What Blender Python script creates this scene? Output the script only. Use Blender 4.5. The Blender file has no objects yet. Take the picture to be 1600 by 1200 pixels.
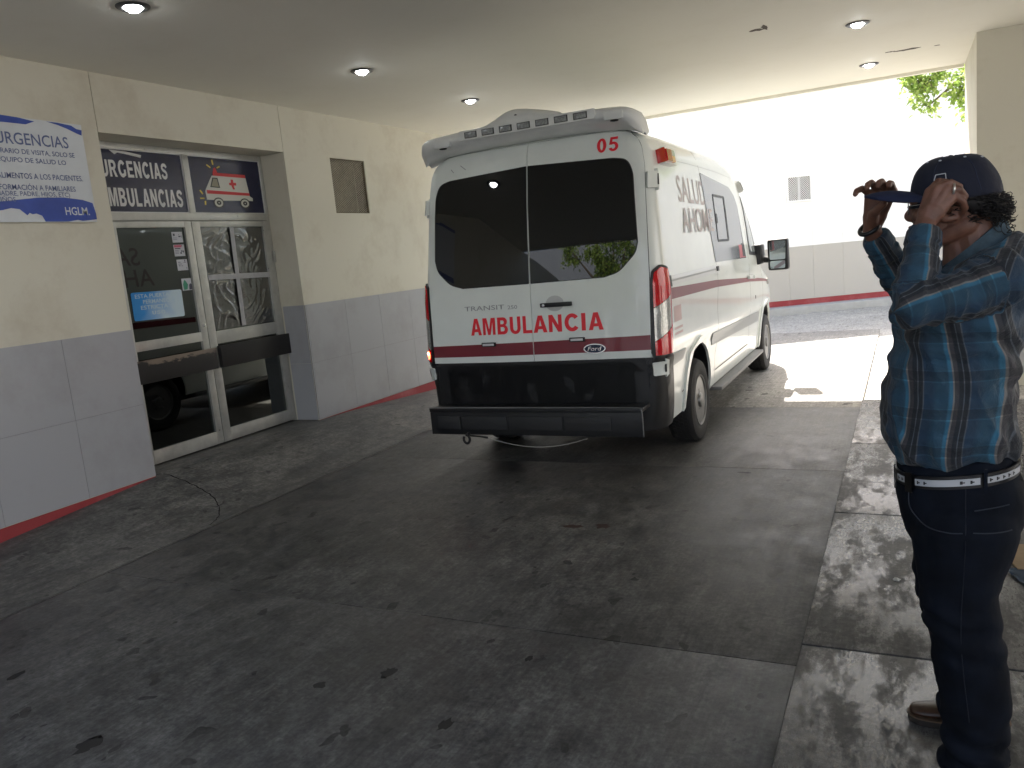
import bpy, bmesh, math, random
from mathutils import Vector, Matrix, noise
random.seed(7)
S = bpy.context.scene
COL = S.collection
R = math.radians

# ------------------------------------------------------------------ camera, world, sun, exposure
cam_data = bpy.data.cameras.new('camera')
cam = bpy.data.objects.new('camera', cam_data); COL.objects.link(cam); S.camera = cam
F_PX, PITCH, ROLL, YAW, CAM_H = 1253.65, 0.157, -0.094, 0.466, 1.73
cam_data.sensor_width = 36.0
cam_data.lens = 36.0 * F_PX / 1600.0
cam_data.clip_start = 0.05; cam_data.clip_end = 500
f0 = Vector((-math.sin(YAW), math.cos(YAW), 0)); r0 = Vector((math.cos(YAW), math.sin(YAW), 0)); u0 = Vector((0, 0, 1))
fw = f0 * math.cos(PITCH) - u0 * math.sin(PITCH)
up = u0 * math.cos(PITCH) + f0 * math.sin(PITCH)
rr = r0 * math.cos(ROLL) + up * math.sin(ROLL)
uu = up * math.cos(ROLL) - r0 * math.sin(ROLL)
M = Matrix.Identity(4)
for i in range(3):
    M[i][0] = rr[i]; M[i][1] = uu[i]; M[i][2] = -fw[i]
M.translation = Vector((0, 0, CAM_H))
cam.matrix_world = M

SUN_DIR = Vector((0.28, -0.80, -1.0)).normalized()
ELEV = math.asin(-SUN_DIR.z)
world = bpy.data.worlds.new('World'); S.world = world; world.use_nodes = True
wn = world.node_tree; wn.nodes.clear()
sky = wn.nodes.new('ShaderNodeTexSky'); sky.sky_type = 'NISHITA'; sky.sun_disc = False
sky.dust_density = 4.0; sky.ozone_density = 0.5; sky.air_density = 0.9; sky.sun_elevation = ELEV; sky.sun_rotation = math.atan2(-SUN_DIR.x, -SUN_DIR.y)
bg = wn.nodes.new('ShaderNodeBackground'); bg.inputs[1].default_value = 0.14
wo = wn.nodes.new('ShaderNodeOutputWorld')
wn.links.new(sky.outputs[0], bg.inputs[0]); wn.links.new(bg.outputs[0], wo.inputs[0])
sd = bpy.data.lights.new('sun', 'SUN'); sd.energy = 5.0; sd.angle = R(0.5); sd.color = (1.0, 0.95, 0.88)
sun = bpy.data.objects.new('sun', sd); COL.objects.link(sun)
sun.rotation_euler = SUN_DIR.to_track_quat('-Z', 'Y').to_euler(); sun.location = (0, 0, 20)
S.view_settings.view_transform = 'Standard'; S.view_settings.look = 'None'
S.view_settings.exposure = 1.95; S.view_settings.gamma = 1.0
S.view_settings.use_curve_mapping = False
S.cycles.max_bounces = 10; S.cycles.diffuse_bounces = 6; S.cycles.glossy_bounces = 5
S.cycles.transparent_max_bounces = 12; S.cycles.transmission_bounces = 6
S.cycles.sample_clamp_indirect = 4.0
S.cycles.use_denoising = True

# ------------------------------------------------------------------ materials
MATS = {}
def mat(name, col, rough=0.5, metal=0.0, spec=0.5, coat=0.0, emit=None, estr=0.0, alpha=1.0, var=0.0, vscale=6.0, bump=0.0, bscale=40.0, rvar=0.0):
    if name in MATS: return MATS[name]
    m = bpy.data.materials.new(name); m.use_nodes = True
    nt = m.node_tree; b = nt.nodes['Principled BSDF']
    b.inputs['Base Color'].default_value = (*col, 1); b.inputs['Roughness'].default_value = rough
    b.inputs['Metallic'].default_value = metal; b.inputs['Specular IOR Level'].default_value = spec
    b.inputs['Coat Weight'].default_value = coat; b.inputs['Coat Roughness'].default_value = 0.05
    if alpha < 1: b.inputs['Alpha'].default_value = alpha
    if emit: b.inputs['Emission Color'].default_value = (*emit, 1); b.inputs['Emission Strength'].default_value = estr
    if var or rvar:
        tc = nt.nodes.new('ShaderNodeTexCoord'); n = nt.nodes.new('ShaderNodeTexNoise')
        n.inputs['Scale'].default_value = vscale; n.inputs['Detail'].default_value = 6; n.inputs['Roughness'].default_value = 0.65
        nt.links.new(tc.outputs['Object'], n.inputs['Vector'])
        if var:
            mr = nt.nodes.new('ShaderNodeMapRange'); mr.inputs[1].default_value = 0.3; mr.inputs[2].default_value = 0.7
            mr.inputs[3].default_value = 1 - var; mr.inputs[4].default_value = 1 + var * 0.5
            nt.links.new(n.outputs[0], mr.inputs[0])
            mx = nt.nodes.new('ShaderNodeVectorMath'); mx.operation = 'SCALE'; mx.inputs[0].default_value = col
            nt.links.new(mr.outputs[0], mx.inputs['Scale']); nt.links.new(mx.outputs[0], b.inputs['Base Color'])
        if rvar:
            m2 = nt.nodes.new('ShaderNodeMapRange'); m2.inputs[1].default_value = 0.3; m2.inputs[2].default_value = 0.7
            m2.inputs[3].default_value = max(0.03, rough - rvar); m2.inputs[4].default_value = min(1, rough + rvar)
            nt.links.new(n.outputs[0], m2.inputs[0]); nt.links.new(m2.outputs[0], b.inputs['Roughness'])
    if bump:
        tc2 = nt.nodes.new('ShaderNodeTexCoord'); n2 = nt.nodes.new('ShaderNodeTexNoise'); n2.inputs['Scale'].default_value = bscale
        n2.inputs['Detail'].default_value = 5
        nt.links.new(tc2.outputs['Object'], n2.inputs['Vector'])
        bp = nt.nodes.new('ShaderNodeBump'); bp.inputs['Strength'].default_value = bump; bp.inputs['Distance'].default_value = 0.01
        nt.links.new(n2.outputs[0], bp.inputs['Height']); nt.links.new(bp.outputs[0], b.inputs['Normal'])
    MATS[name] = m
    return m

def concrete(name, dark, light, r0_=0.30, r1_=0.62, sheen=0.5, streak=0.5, polish=False):
    m = bpy.data.materials.new(name); m.use_nodes = True; nt = m.node_tree; L = nt.links.new
    b = nt.nodes['Principled BSDF']; b.inputs['Specular IOR Level'].default_value = sheen
    geo = nt.nodes.new('ShaderNodeNewGeometry')
    def nz(scale, det=6, rough=.6, vec=None, dist=0.0):
        n = nt.nodes.new('ShaderNodeTexNoise'); n.inputs['Scale'].default_value = scale; n.inputs['Detail'].default_value = det
        n.inputs['Roughness'].default_value = rough; n.inputs['Distortion'].default_value = dist
        L(vec or geo.outputs['Position'], n.inputs['Vector']); return n.outputs[0]
    def mapr(x, a, c, d, e):
        k = nt.nodes.new('ShaderNodeMapRange'); k.inputs[1].default_value = a; k.inputs[2].default_value = c
        k.inputs[3].default_value = d; k.inputs[4].default_value = e; L(x, k.inputs[0]); return k.outputs[0]
    def mth(op, a, c):
        k = nt.nodes.new('ShaderNodeMath'); k.operation = op
        for i, v in enumerate((a, c)):
            if isinstance(v, (int, float)): k.inputs[i].default_value = v
            else: L(v, k.inputs[i])
        return k.outputs[0]
    mp = nt.nodes.new('ShaderNodeMapping'); mp.inputs['Scale'].default_value = (2.6, .8, 1.0); mp.inputs['Rotation'].default_value = (0, 0, R(-16))
    L(geo.outputs['Position'], mp.inputs['Vector'])
    big = nz(0.55, 6, .6, dist=.3); mid = nz(3.2, 12, .78, dist=.15); st = nz(2.6, 12, .78, mp.outputs[0], .2); fine = nz(38, 6, .7)
    mq0 = nt.nodes.new('ShaderNodeMapping'); mq0.inputs['Scale'].default_value = (1.4, .7, 1.0); L(geo.outputs['Position'], mq0.inputs['Vector']); sp_ = nz(8.0, 14, .8, mq0.outputs[0], .1)
    a = mth('ADD', mth('ADD', mth('MULTIPLY', big, .20), mth('MULTIPLY', sp_, .28)), mth('MULTIPLY', mid, .28))
    a = mth('ADD', a, mth('MULTIPLY', st, .24 * streak * 2))
    a = mapr(a, .465, .575, 0, 1)
    if polish:
        mq = nt.nodes.new('ShaderNodeMapping'); mq.inputs['Scale'].default_value = (1.5, .62, 1.0); L(geo.outputs['Position'], mq.inputs['Vector']); g = nz(2.1, 14, .78, mq.outputs[0], .1); g2 = nz(7.0, 12, .8, mq.outputs[0], .1)
        pt_ = mapr(mth('ADD', mth('MULTIPLY', g, .55), mth('MULTIPLY', g2, .45)), .468, .522, 0, 1)
        a = mth('ADD', mth('MULTIPLY', a, .35), mth('MULTIPLY', pt_, .65))
    cr = nt.nodes.new('ShaderNodeMix'); cr.data_type = 'RGBA'
    cr.inputs['A'].default_value = (*dark, 1); cr.inputs['B'].default_value = (*light, 1)
    L(a, cr.inputs['Factor'])
    # dark pock marks and drips
    vo = nt.nodes.new('ShaderNodeTexVoronoi'); vo.inputs['Scale'].default_value = 7.0
    mp2 = nt.nodes.new('ShaderNodeMapping'); mp2.inputs['Scale'].default_value = (1.3, .8, 1)
    dn = nt.nodes.new('ShaderNodeVectorMath'); dn.operation = 'ADD'
    nc = nt.nodes.new('ShaderNodeTexNoise'); nc.inputs['Scale'].default_value = 6; L(geo.outputs['Position'], nc.inputs['Vector'])
    sc = nt.nodes.new('ShaderNodeVectorMath'); sc.operation = 'SCALE'; sc.inputs['Scale'].default_value = .25; L(nc.outputs['Color'], sc.inputs[0])
    L(geo.outputs['Position'], mp2.inputs['Vector']); L(mp2.outputs[0], dn.inputs[0]); L(sc.outputs[0], dn.inputs[1]); L(dn.outputs[0], vo.inputs['Vector'])
    sep = nt.nodes.new('ShaderNodeSeparateColor'); L(vo.outputs['Color'], sep.inputs[0])
    rad = mapr(sep.outputs[0], .45, 1.0, .0, .30)
    spot = mth('LESS_THAN', vo.outputs['Distance'], rad)
    spot = mth('MULTIPLY', spot, mapr(mid, .42, .6, .35, .8))
    d = mth('SUBTRACT', 1.0, mth('MULTIPLY', spot, .9))
    d = mth('MULTIPLY', d, mth('MULTIPLY', mapr(fine, .35, .65, .68, 1.3), mapr(nz(13, 10, .8), .35, .65, .75, 1.25)))
    mb_ = nt.nodes.new('ShaderNodeMapping'); mb_.inputs['Scale'].default_value = (70, 2.2, 1); L(geo.outputs['Position'], mb_.inputs['Vector'])
    d = mth('MULTIPLY', d, mapr(nz(1.0, 5, .6, mb_.outputs[0]), .35, .65, .86, 1.14))
    v = nt.nodes.new('ShaderNodeVectorMath'); v.operation = 'SCALE'; L(cr.outputs['Result'], v.inputs[0]); L(d, v.inputs['Scale'])
    L(v.outputs[0], b.inputs['Base Color'])
    if polish:
        rf = mth('SUBTRACT', 1.0, pt_)
    else:
        rf = mapr(mth('ADD', mth('MULTIPLY', mid, .6), mth('MULTIPLY', st, .4)), .38, .62, 0, 1)
    L(mapr(rf, 0, 1, r0_, r1_), b.inputs['Roughness'])
    bp = nt.nodes.new('ShaderNodeBump'); bp.inputs['Strength'].default_value = .22; bp.inputs['Distance'].default_value = .006
    h = mth('ADD', mth('MULTIPLY', fine, .8), mth('MULTIPLY', g if polish else st, .25 if polish else .35))
    L(h, bp.inputs['Height']); L(bp.outputs[0], b.inputs['Normal'])
    MATS[name] = m; return m

def wallpaint(name, col, stain=(.5, .42, .3), amt=.25, rough=.55, bump=.1):
    m = bpy.data.materials.new(name); m.use_nodes = True; nt = m.node_tree; L = nt.links.new
    b = nt.nodes['Principled BSDF']; b.inputs['Roughness'].default_value = rough; b.inputs['Specular IOR Level'].default_value = .4
    geo = nt.nodes.new('ShaderNodeNewGeometry')
    n = nt.nodes.new('ShaderNodeTexNoise'); n.inputs['Scale'].default_value = 1.7; n.inputs['Detail'].default_value = 9; n.inputs['Roughness'].default_value = .68
    L(geo.outputs['Position'], n.inputs['Vector'])
    k = nt.nodes.new('ShaderNodeMapRange'); k.inputs[1].default_value = .5; k.inputs[2].default_value = .82; k.inputs[3].default_value = 0; k.inputs[4].default_value = amt
    L(n.outputs[0], k.inputs[0])
    n3 = nt.nodes.new('ShaderNodeTexNoise'); n3.inputs['Scale'].default_value = 9; n3.inputs['Detail'].default_value = 10; n3.inputs['Roughness'].default_value = .75
    L(geo.outputs['Position'], n3.inputs['Vector'])
    k3 = nt.nodes.new('ShaderNodeMapRange'); k3.inputs[1].default_value = .66; k3.inputs[2].default_value = .74; k3.inputs[3].default_value = 0; k3.inputs[4].default_value = amt * 1.1
    L(n3.outputs[0], k3.inputs[0])
    ad = nt.nodes.new('ShaderNodeMath'); ad.operation = 'ADD'; ad.use_clamp = True; L(k.outputs[0], ad.inputs[0]); L(k3.outputs[0], ad.inputs[1])
    mx = nt.nodes.new('ShaderNodeMix'); mx.data_type = 'RGBA'; mx.inputs['A'].default_value = (*col, 1)
    mx.inputs['B'].default_value = (col[0] * stain[0], col[1] * stain[1], col[2] * stain[2], 1)
    L(ad.outputs[0], mx.inputs['Factor']); L(mx.outputs['Result'], b.inputs['Base Color'])
    n2 = nt.nodes.new('ShaderNodeTexNoise'); n2.inputs['Scale'].default_value = 22; n2.inputs['Detail'].default_value = 6
    L(geo.outputs['Position'], n2.inputs['Vector'])
    bp = nt.nodes.new('ShaderNodeBump'); bp.inputs['Strength'].default_value = bump; bp.inputs['Distance'].default_value = .01
    L(n2.outputs[0], bp.inputs['Height']); L(bp.outputs[0], b.inputs['Normal'])
    MATS[name] = m; return m

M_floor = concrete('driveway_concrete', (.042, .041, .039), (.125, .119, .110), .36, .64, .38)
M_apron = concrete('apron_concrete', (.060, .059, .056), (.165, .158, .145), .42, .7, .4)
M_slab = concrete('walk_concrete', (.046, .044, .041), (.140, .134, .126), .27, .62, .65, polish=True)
M_near = concrete('near_skylit_concrete', (.050, .050, .0505), (.142, .140, .134), .36, .64, .38)  # near slab made lighter and cooler to paint in sky sheen
M_mid = concrete('mid_concrete', (.048, .046, .043), (.132, .126, .116), .34, .60, .45)  # in-between tone, paints the floor brighter towards the far opening
M_out = concrete('outer_sunlit_concrete', (.20, .19, .175), (.36, .345, .315), .5, .8, .35)  # paler copy of the driveway concrete, lifts the sun patch to white
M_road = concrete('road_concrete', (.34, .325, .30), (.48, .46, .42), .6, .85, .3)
M_cream = wallpaint('cream_paint', (.60, .572, .475), (.62, .54, .46), .6)
M_ceil = wallpaint('ceiling_paint', (.78, .755, .67), (.75, .7, .6), .2, .7)
M_tile = wallpaint('grey_tile', (.355, .36, .375), (.68, .64, .60), .6, .34, .03)
M_red = wallpaint('red_paint', (.29, .038, .043), (1.8, 5.0, 4.6), .6, .6)
M_white_wall = wallpaint('white_facade_paint', (.84, .84, .83), (.8, .8, .8), .15)
M_grey_wall = wallpaint('grey_facade_paint', (.46, .44, .405), (.8, .8, .8), .15)
M_grout = mat('grout', (.20, .19, .18), .9)
M_alu = mat('aluminium', (.50, .50, .47), .38, .55, var=.18, vscale=9, rvar=.12)
M_dark = mat('dark_void', (.012, .012, .012), .9)
M_paint = mat('white_vehicle_paint', (.75, .785, .75), .30, 0, .5, .7, var=.05, vscale=3)
M_black = mat('black_plastic', (.012, .012, .013), .42, 0, .45, rvar=.1, vscale=8)
M_blackgloss = mat('black_paint', (.010, .010, .011), .22, 0, .5, .3)
M_glassblack = mat('tinted_glass', (.004, .005, .006), .015, 0, .6)
M_maroon = mat('maroon_stripe', (.18, .010, .022), .35, 0, .5, .3)
M_redtxt = mat('red_vinyl', (.80, .018, .035), .4)
M_rosetxt = mat('rose_grey_vinyl', (.47, .40, .39), .4)
M_greypaint = mat('grey_trim_shade', (.30, .31, .31), .35)  # small trim parts, and the painted crease shade along the sides
M_chrome = mat('chrome', (.75, .75, .75), .15, 1.0)
M_rim = mat('steel_rim', (.20, .20, .195), .38, .7, var=.2, vscale=14)
M_tyre = mat('tyre_rubber', (.022, .021, .020), .75, bump=.3, bscale=90, var=.2)
M_lred = mat('red_lens', (.55, .006, .012), .12, 0, .6, .5)
M_lclear = mat('clear_lens', (.50, .50, .47), .15, .3, .6, .5, var=.35, vscale=60)
M_lamber = mat('amber_lens', (.75, .38, .10), .15, 0, .6)
M_navy = mat('navy_vinyl', (.012, .014, .045), .22, 0, .5, var=.2, vscale=5)
M_letter = mat('off_white_vinyl', (.62, .62, .62), .5)
M_silver = mat('silver_badge', (.32, .33, .34), .3, .5)

# ------------------------------------------------------------------ object helpers
def tag(o, label=None, cat=None, group=None, kind=None):
    if label: o['label'] = label
    if cat: o['category'] = cat
    if group: o['group'] = group
    if kind: o['kind'] = kind
    return o
def link_mesh(name, bm, m, parent=None, smooth=False, angle=None):
    me = bpy.data.meshes.new(name); bm.to_mesh(me); bm.free()
    return link_me(name, me, m, parent, smooth, angle)
def link_me(name, me, m, parent=None, smooth=False, angle=None):
    o = bpy.data.objects.new(name, me); COL.objects.link(o)
    if m is not None:
        ms = m if isinstance(m, (list, tuple)) else [m]
        me.materials.clear()
        for k in ms: me.materials.append(k)
    if smooth:
        me.polygons.foreach_set('use_smooth', [True] * len(me.polygons))
        if angle:
            try: me.set_sharp_from_angle(angle=R(angle))
            except Exception: pass
    if parent: o.parent = parent
    return o
def empty(name, loc=(0, 0, 0), rz=0.0, label=None, cat=None, group=None, kind=None):
    o = bpy.data.objects.new(name, None); COL.objects.link(o); o.location = loc; o.rotation_euler = (0, 0, rz)
    o.empty_display_size = .2
    return tag(o, label, cat, group, kind)
def add_box(bm, x0, x1, y0, y1, z0, z1, bev=0.0):
    vs = [bm.verts.new((x, y, z)) for x in (x0, x1) for y in (y0, y1) for z in (z0, z1)]
    idx = [(0, 1, 3, 2), (4, 6, 7, 5), (0, 4, 5, 1), (2, 3, 7, 6), (0, 2, 6, 4), (1, 5, 7, 3)]
    fs = [bm.faces.new([vs[i] for i in f]) for f in idx]
    if bev:
        es = list({e for f in fs for e in f.edges})
        bmesh.ops.bevel(bm, geom=es, offset=bev, segments=2, profile=.6, affect='EDGES')
    return vs
def box(name, x0, x1, y0, y1, z0, z1, m, parent=None, bev=0.0):
    bm = bmesh.new(); add_box(bm, x0, x1, y0, y1, z0, z1, bev)
    bmesh.ops.recalc_face_normals(bm, faces=bm.faces)
    return link_mesh(name, bm, m, parent, smooth=bool(bev), angle=35)
def add_tube(bm, pts, rads, n=8, cap=True):
    pts = [Vector(p) for p in pts]
    if not isinstance(rads, (list, tuple)): rads = [rads] * len(pts)
    rings = []; ref = None
    for i, p in enumerate(pts):
        t = (pts[min(i + 1, len(pts) - 1)] - pts[max(i - 1, 0)])
        t = t.normalized() if t.length > 1e-9 else Vector((0, 0, 1))
        if ref is None: ref = t.orthogonal().normalized()
        else:
            ref = (ref - t * ref.dot(t)); ref = ref.normalized() if ref.length > 1e-6 else t.orthogonal().normalized()
        b = t.cross(ref)
        rings.append([bm.verts.new(p + (ref * math.cos(2 * math.pi * k / n) + b * math.sin(2 * math.pi * k / n)) * rads[i]) for k in range(n)])
    for a, c in zip(rings, rings[1:]):
        for k in range(n): bm.faces.new((a[k], a[(k + 1) % n], c[(k + 1) % n], c[k]))
    if cap:
        bm.faces.new(rings[0][::-1]); bm.faces.new(rings[-1])
def tube(name, pts, rads, m, parent=None, n=8):
    bm = bmesh.new(); add_tube(bm, pts, rads, n); bmesh.ops.recalc_face_normals(bm, faces=bm.faces)
    return link_mesh(name, bm, m, parent, smooth=True, angle=50)
def add_lathe(bm, prof, n=32, axis='X', closed=False):
    rings = []
    for (a, r) in prof:
        ring = []
        for k in range(n):
            t = 2 * math.pi * k / n; c, s = math.cos(t) * r, math.sin(t) * r
            ring.append(bm.verts.new((a, c, s) if axis == 'X' else ((c, s, a) if axis == 'Z' else (c, a, s))))
        rings.append(ring)
    prs = list(zip(rings, rings[1:]))
    if closed: prs.append((rings[-1], rings[0]))
    for a, c in prs:
        for k in range(n): bm.faces.new((a[k], a[(k + 1) % n], c[(k + 1) % n], c[k]))
    if not closed:
        for rg, (a, r) in ((rings[0], prof[0]), (rings[-1], prof[-1])):
            if r > 1e-4: bm.faces.new(rg)
def lathe(name, prof, m, parent=None, n=32, axis='X', loc=(0, 0, 0), closed=False):
    bm = bmesh.new(); add_lathe(bm, prof, n, axis, closed); bmesh.ops.recalc_face_normals(bm, faces=bm.faces)
    o = link_mesh(name, bm, m, parent, smooth=True, angle=40); o.location = loc; return o
def rpoly(pts, r, n=5):
    out = []; N = len(pts)
    if not isinstance(r, (list, tuple)): r = [r] * N
    for i in range(N):
        p = Vector(pts[i]); a = Vector(pts[i - 1]); c = Vector(pts[(i + 1) % N])
        if r[i] <= 0: out.append(tuple(p)); continue
        da, dc = (a - p), (c - p)
        rad = min(r[i], da.length * .48, dc.length * .48)
        A = p + da.normalized() * rad; C = p + dc.normalized() * rad
        for k in range(n + 1):
            t = k / n; q = A * (1 - t) ** 2 + p * 2 * t * (1 - t) + C * t * t
            out.append((q.x, q.y))
    return out
def panel(name, poly, fn, off, thick, m, parent=None, step=.15, back=False, smooth=True, holes=()):
    """closed-edge panel: 2D polygon mapped on a surface by fn(u, v, offset)"""
    bm = bmesh.new()
    vs = [bm.verts.new((p[0], p[1], 0)) for p in poly]
    f = bm.faces.new(vs)
    bmesh.ops.triangulate(bm, faces=[f])
    us = [p[0] for p in poly]; ws = [p[1] for p in poly]
    if step:
        for ax, arr in ((0, us), (1, ws)):
            k = math.floor(min(arr) / step) + 1
            while k * step < max(arr) - 1e-6:
                co = [0, 0, 0]; no = [0, 0, 0]; co[ax] = k * step; no[ax] = 1
                bmesh.ops.bisect_plane(bm, geom=bm.verts[:] + bm.edges[:] + bm.faces[:], dist=1e-6, plane_co=co, plane_no=no)
                k += 1
    bm.verts.ensure_lookup_table()
    bnd = [e for e in bm.edges if e.is_boundary]
    uv = {v: (v.co.x, v.co.y) for v in bm.verts}
    if thick:
        low = {}
        for e in bnd:
            for v in e.verts:
                if v not in low: low[v] = bm.verts.new(fn(*uv[v], off - thick))
        for e in bnd:
            a, c = e.verts; bm.faces.new((a, c, low[c], low[a]))
    for v, (u, w) in uv.items(): v.co = Vector(fn(u, w, off))
    bmesh.ops.recalc_face_normals(bm, faces=bm.faces)
    return link_mesh(name, bm, m, parent, smooth=smooth, angle=40)
FC = {}
def text_bm(s, bold=0.0, step=None):
    cu = bpy.data.curves.new('t', 'FONT'); cu.body = s; cu.offset = bold; cu.resolution_u = 3; cu.fill_mode = 'FRONT'
    o = bpy.data.objects.new('t', cu); COL.objects.link(o)
    dg = bpy.context.evaluated_depsgraph_get(); me = bpy.data.meshes.new_from_object(o.evaluated_get(dg))
    bpy.data.objects.remove(o); bm = bmesh.new(); bm.from_mesh(me); bpy.data.meshes.remove(me)
    return bm
def arcp(cx, cy, rx, ry, a0, a1, n=10):
    return [(cx + rx * math.cos(R(a0 + (a1 - a0) * k / n)), cy + ry * math.sin(R(a0 + (a1 - a0) * k / n))) for k in range(n + 1)]
def stroke_glyph(pts, w):
    P = [Vector(p) for p in pts]; A_, B_ = [], []
    for i, p in enumerate(P):
        d = (P[min(i + 1, len(P) - 1)] - P[max(i - 1, 0)]).normalized(); n_ = Vector((-d.y, d.x)) * w / 2
        A_.append(tuple(p + n_)); B_.append(tuple(p - n_))
    return A_ + B_[::-1]
GL = {
 'A': (.78, [[(0, 0), (.27, 1), (.51, 1), (.78, 0), (.56, 0), (.51, .2), (.27, .2), (.22, 0)], [(.315, .38), (.465, .38), (.39, .74)]]),
 'M': (.88, [[(0, 0), (0, 1), (.29, 1), (.44, .33), (.59, 1), (.88, 1), (.88, 0), (.69, 0), (.69, .74), (.53, 0), (.35, 0), (.19, .74), (.19, 0)]]),
 'N': (.72, [[(0, 0), (0, 1), (.22, 1), (.52, .40), (.52, 1), (.72, 1), (.72, 0), (.50, 0), (.20, .60), (.20, 0)]]),
 'L': (.62, [[(0, 0), (0, 1), (.22, 1), (.22, .18), (.62, .18), (.62, 0)]]),
 'I': (.22, [[(0, 0), (0, 1), (.22, 1), (.22, 0)]]),
 'H': (.73, [[(0, 0), (0, 1), (.22, 1), (.22, .61), (.51, .61), (.51, 1), (.73, 1), (.73, 0), (.51, 0), (.51, .42), (.22, .42), (.22, 0)]]),
 'E': (.66, [[(0, 0), (0, 1), (.65, 1), (.65, .82), (.22, .82), (.22, .61), (.61, .61), (.61, .43), (.22, .43), (.22, .18), (.66, .18), (.66, 0)]]),
 'U': (.72, [[(0, 1), (.22, 1)] + arcp(.36, .33, .14, .16, 180, 360) + [(.50, 1), (.72, 1)] + arcp(.36, .34, .36, .355, 0, -180, 16)]),
 'O': (.80, [arcp(.40, .5, .40, .515, 0, 350, 28), arcp(.40, .5, .185, .33, 0, 345, 20)]),
 '0': (.62, [arcp(.31, .5, .31, .51, 0, 350, 28), arcp(.31, .5, .10, .33, 0, 345, 20)]),
 'D': (.74, [[(0, 0), (0, 1), (.33, 1)] + arcp(.33, .5, .41, .5, 85, -85, 16) + [(.33, 0)], [(.22, .18), (.31, .18)] + arcp(.31, .5, .205, .32, -85, 85, 12) + [(.22, .82)]]),
 'B': (.72, [[(0, 0), (0, 1), (.40, 1)] + arcp(.40, .745, .28, .255, 85, -55, 10) + arcp(.42, .28, .30, .28, 50, -85, 12) + [(.42, 0)], [(.22, .60), (.36, .60)] + arcp(.36, .71, .10, .11, -80, 80, 8) + [(.22, .82)], [(.22, .18), (.38, .18)] + arcp(.38, .305, .12, .125, -80, 80, 8) + [(.22, .43)]]),
 'R': (.78, [[(0, 0), (0, 1), (.42, 1)] + arcp(.42, .71, .30, .29, 85, -65, 12) + [(.78, 0), (.53, 0), (.34, .40), (.22, .40), (.22, 0)], [(.22, .57), (.38, .57)] + arcp(.38, .695, .12, .125, -80, 80, 8) + [(.22, .82)]]),
 'C': (.76, [stroke_glyph(arcp(.41, .5, .30, .41, 38, 322, 26), .22)]),
 'G': (.80, [stroke_glyph(arcp(.41, .5, .30, .41, 40, 300, 26) + [(.66, .17), (.68, .30), (.68, .46)], .22), ]),
 'S': (.70, [stroke_glyph([(.62, .74), (.58, .83), (.48, .90), (.34, .91), (.20, .87), (.13, .78), (.13, .69), (.19, .60), (.33, .54), (.46, .49), (.56, .41), (.59, .31), (.55, .18), (.45, .11), (.33, .09), (.20, .12), (.11, .20), (.07, .30)], .20)]),
 '5': (.64, [[(.10, 1), (.59, 1), (.59, .82), (.25, .82), (.235, .655)] + arcp(.30, .325, .325, .335, 98, -160, 22) + arcp(.30, .325, .125, .165, -158, 125, 18) + [(.19, .455), (.03, .475)]]),
}
def glyph_bm(s, gap=.15):
    cu = bpy.data.curves.new('g', 'CURVE'); cu.dimensions = '2D'; cu.fill_mode = 'BOTH'; x = 0
    for ch in s:
        w, cons = GL[ch]
        for c in cons:
            sp = cu.splines.new('POLY'); sp.points.add(len(c) - 1)
            for i, p in enumerate(c): sp.points[i].co = (x + p[0], p[1], 0, 1)
            sp.use_cyclic_u = True
        x += w + gap - (.06 if ch == 'A' else 0)
    o = bpy.data.objects.new('g', cu); COL.objects.link(o)
    me = bpy.data.meshes.new_from_object(o.evaluated_get(bpy.context.evaluated_depsgraph_get()))
    bpy.data.objects.remove(o); bm = bmesh.new(); bm.from_mesh(me); bpy.data.meshes.remove(me); return bm
def text(name, s, u0_, u1_, v0_, v1_, fn, off, m, parent, bold=0.0, slant=0.0, step=0, mirror=False, skew=0.0):
    bm = glyph_bm(s) if all(ch in GL for ch in s) and bold >= .012 else text_bm(s, min(bold, .008))
    xs = [v.co.x for v in bm.verts]; ys = [v.co.y for v in bm.verts]
    ax, bx, ay, by = min(xs), max(xs), min(ys), max(ys)
    if v0_ is None: v0_ = v1_ - (by - ay) * (u1_ - u0_) / (bx - ax)
    for v in bm.verts:
        tt = (v.co.x - ax) / (bx - ax); w = (v.co.y - ay) / (by - ay)
        v.co.x = u0_ + (u1_ - u0_) * tt + slant * (w - .5); v.co.y = v0_ + (v1_ - v0_) * w + skew * tt
    if step:
        for axn in (0,):
            k = math.floor(min(u0_, u1_) / step) + 1
            while k * step < max(u0_, u1_):
                bmesh.ops.bisect_plane(bm, geom=bm.verts[:] + bm.edges[:] + bm.faces[:], dist=1e-6, plane_co=(k * step, 0, 0), plane_no=(1, 0, 0)); k += 1
    for v in bm.verts: v.co = Vector(fn(v.co.x, v.co.y, off))
    return link_mesh(name, bm, m, parent)
def smooth_poly2(pts, n=8, closed=False):
    out = []; P = [Vector(p) for p in pts]; N = len(P)
    rng = range(N if closed else N - 1)
    for i in rng:
        p0 = P[(i - 1) % N] if closed or i > 0 else P[i]; p1 = P[i]; p2 = P[(i + 1) % N]
        p3 = P[(i + 2) % N] if closed or i + 2 < N else p2
        for k in range(n):
            t = k / n
            out.append(0.5 * ((2 * p1) + (-p0 + p2) * t + (2 * p0 - 5 * p1 + 4 * p2 - p3) * t * t + (-p0 + 3 * p1 - 3 * p2 + p3) * t ** 3))
    if not closed: out.append(P[-1])
    return out
def lerp(t, tab):
    if t <= tab[0][0]: return tab[0][1]
    for (a, b), (c, d) in zip(tab, tab[1:]):
        if t <= c: return b + (d - b) * (t - a) / (c - a)
    return tab[-1][1]

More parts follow.
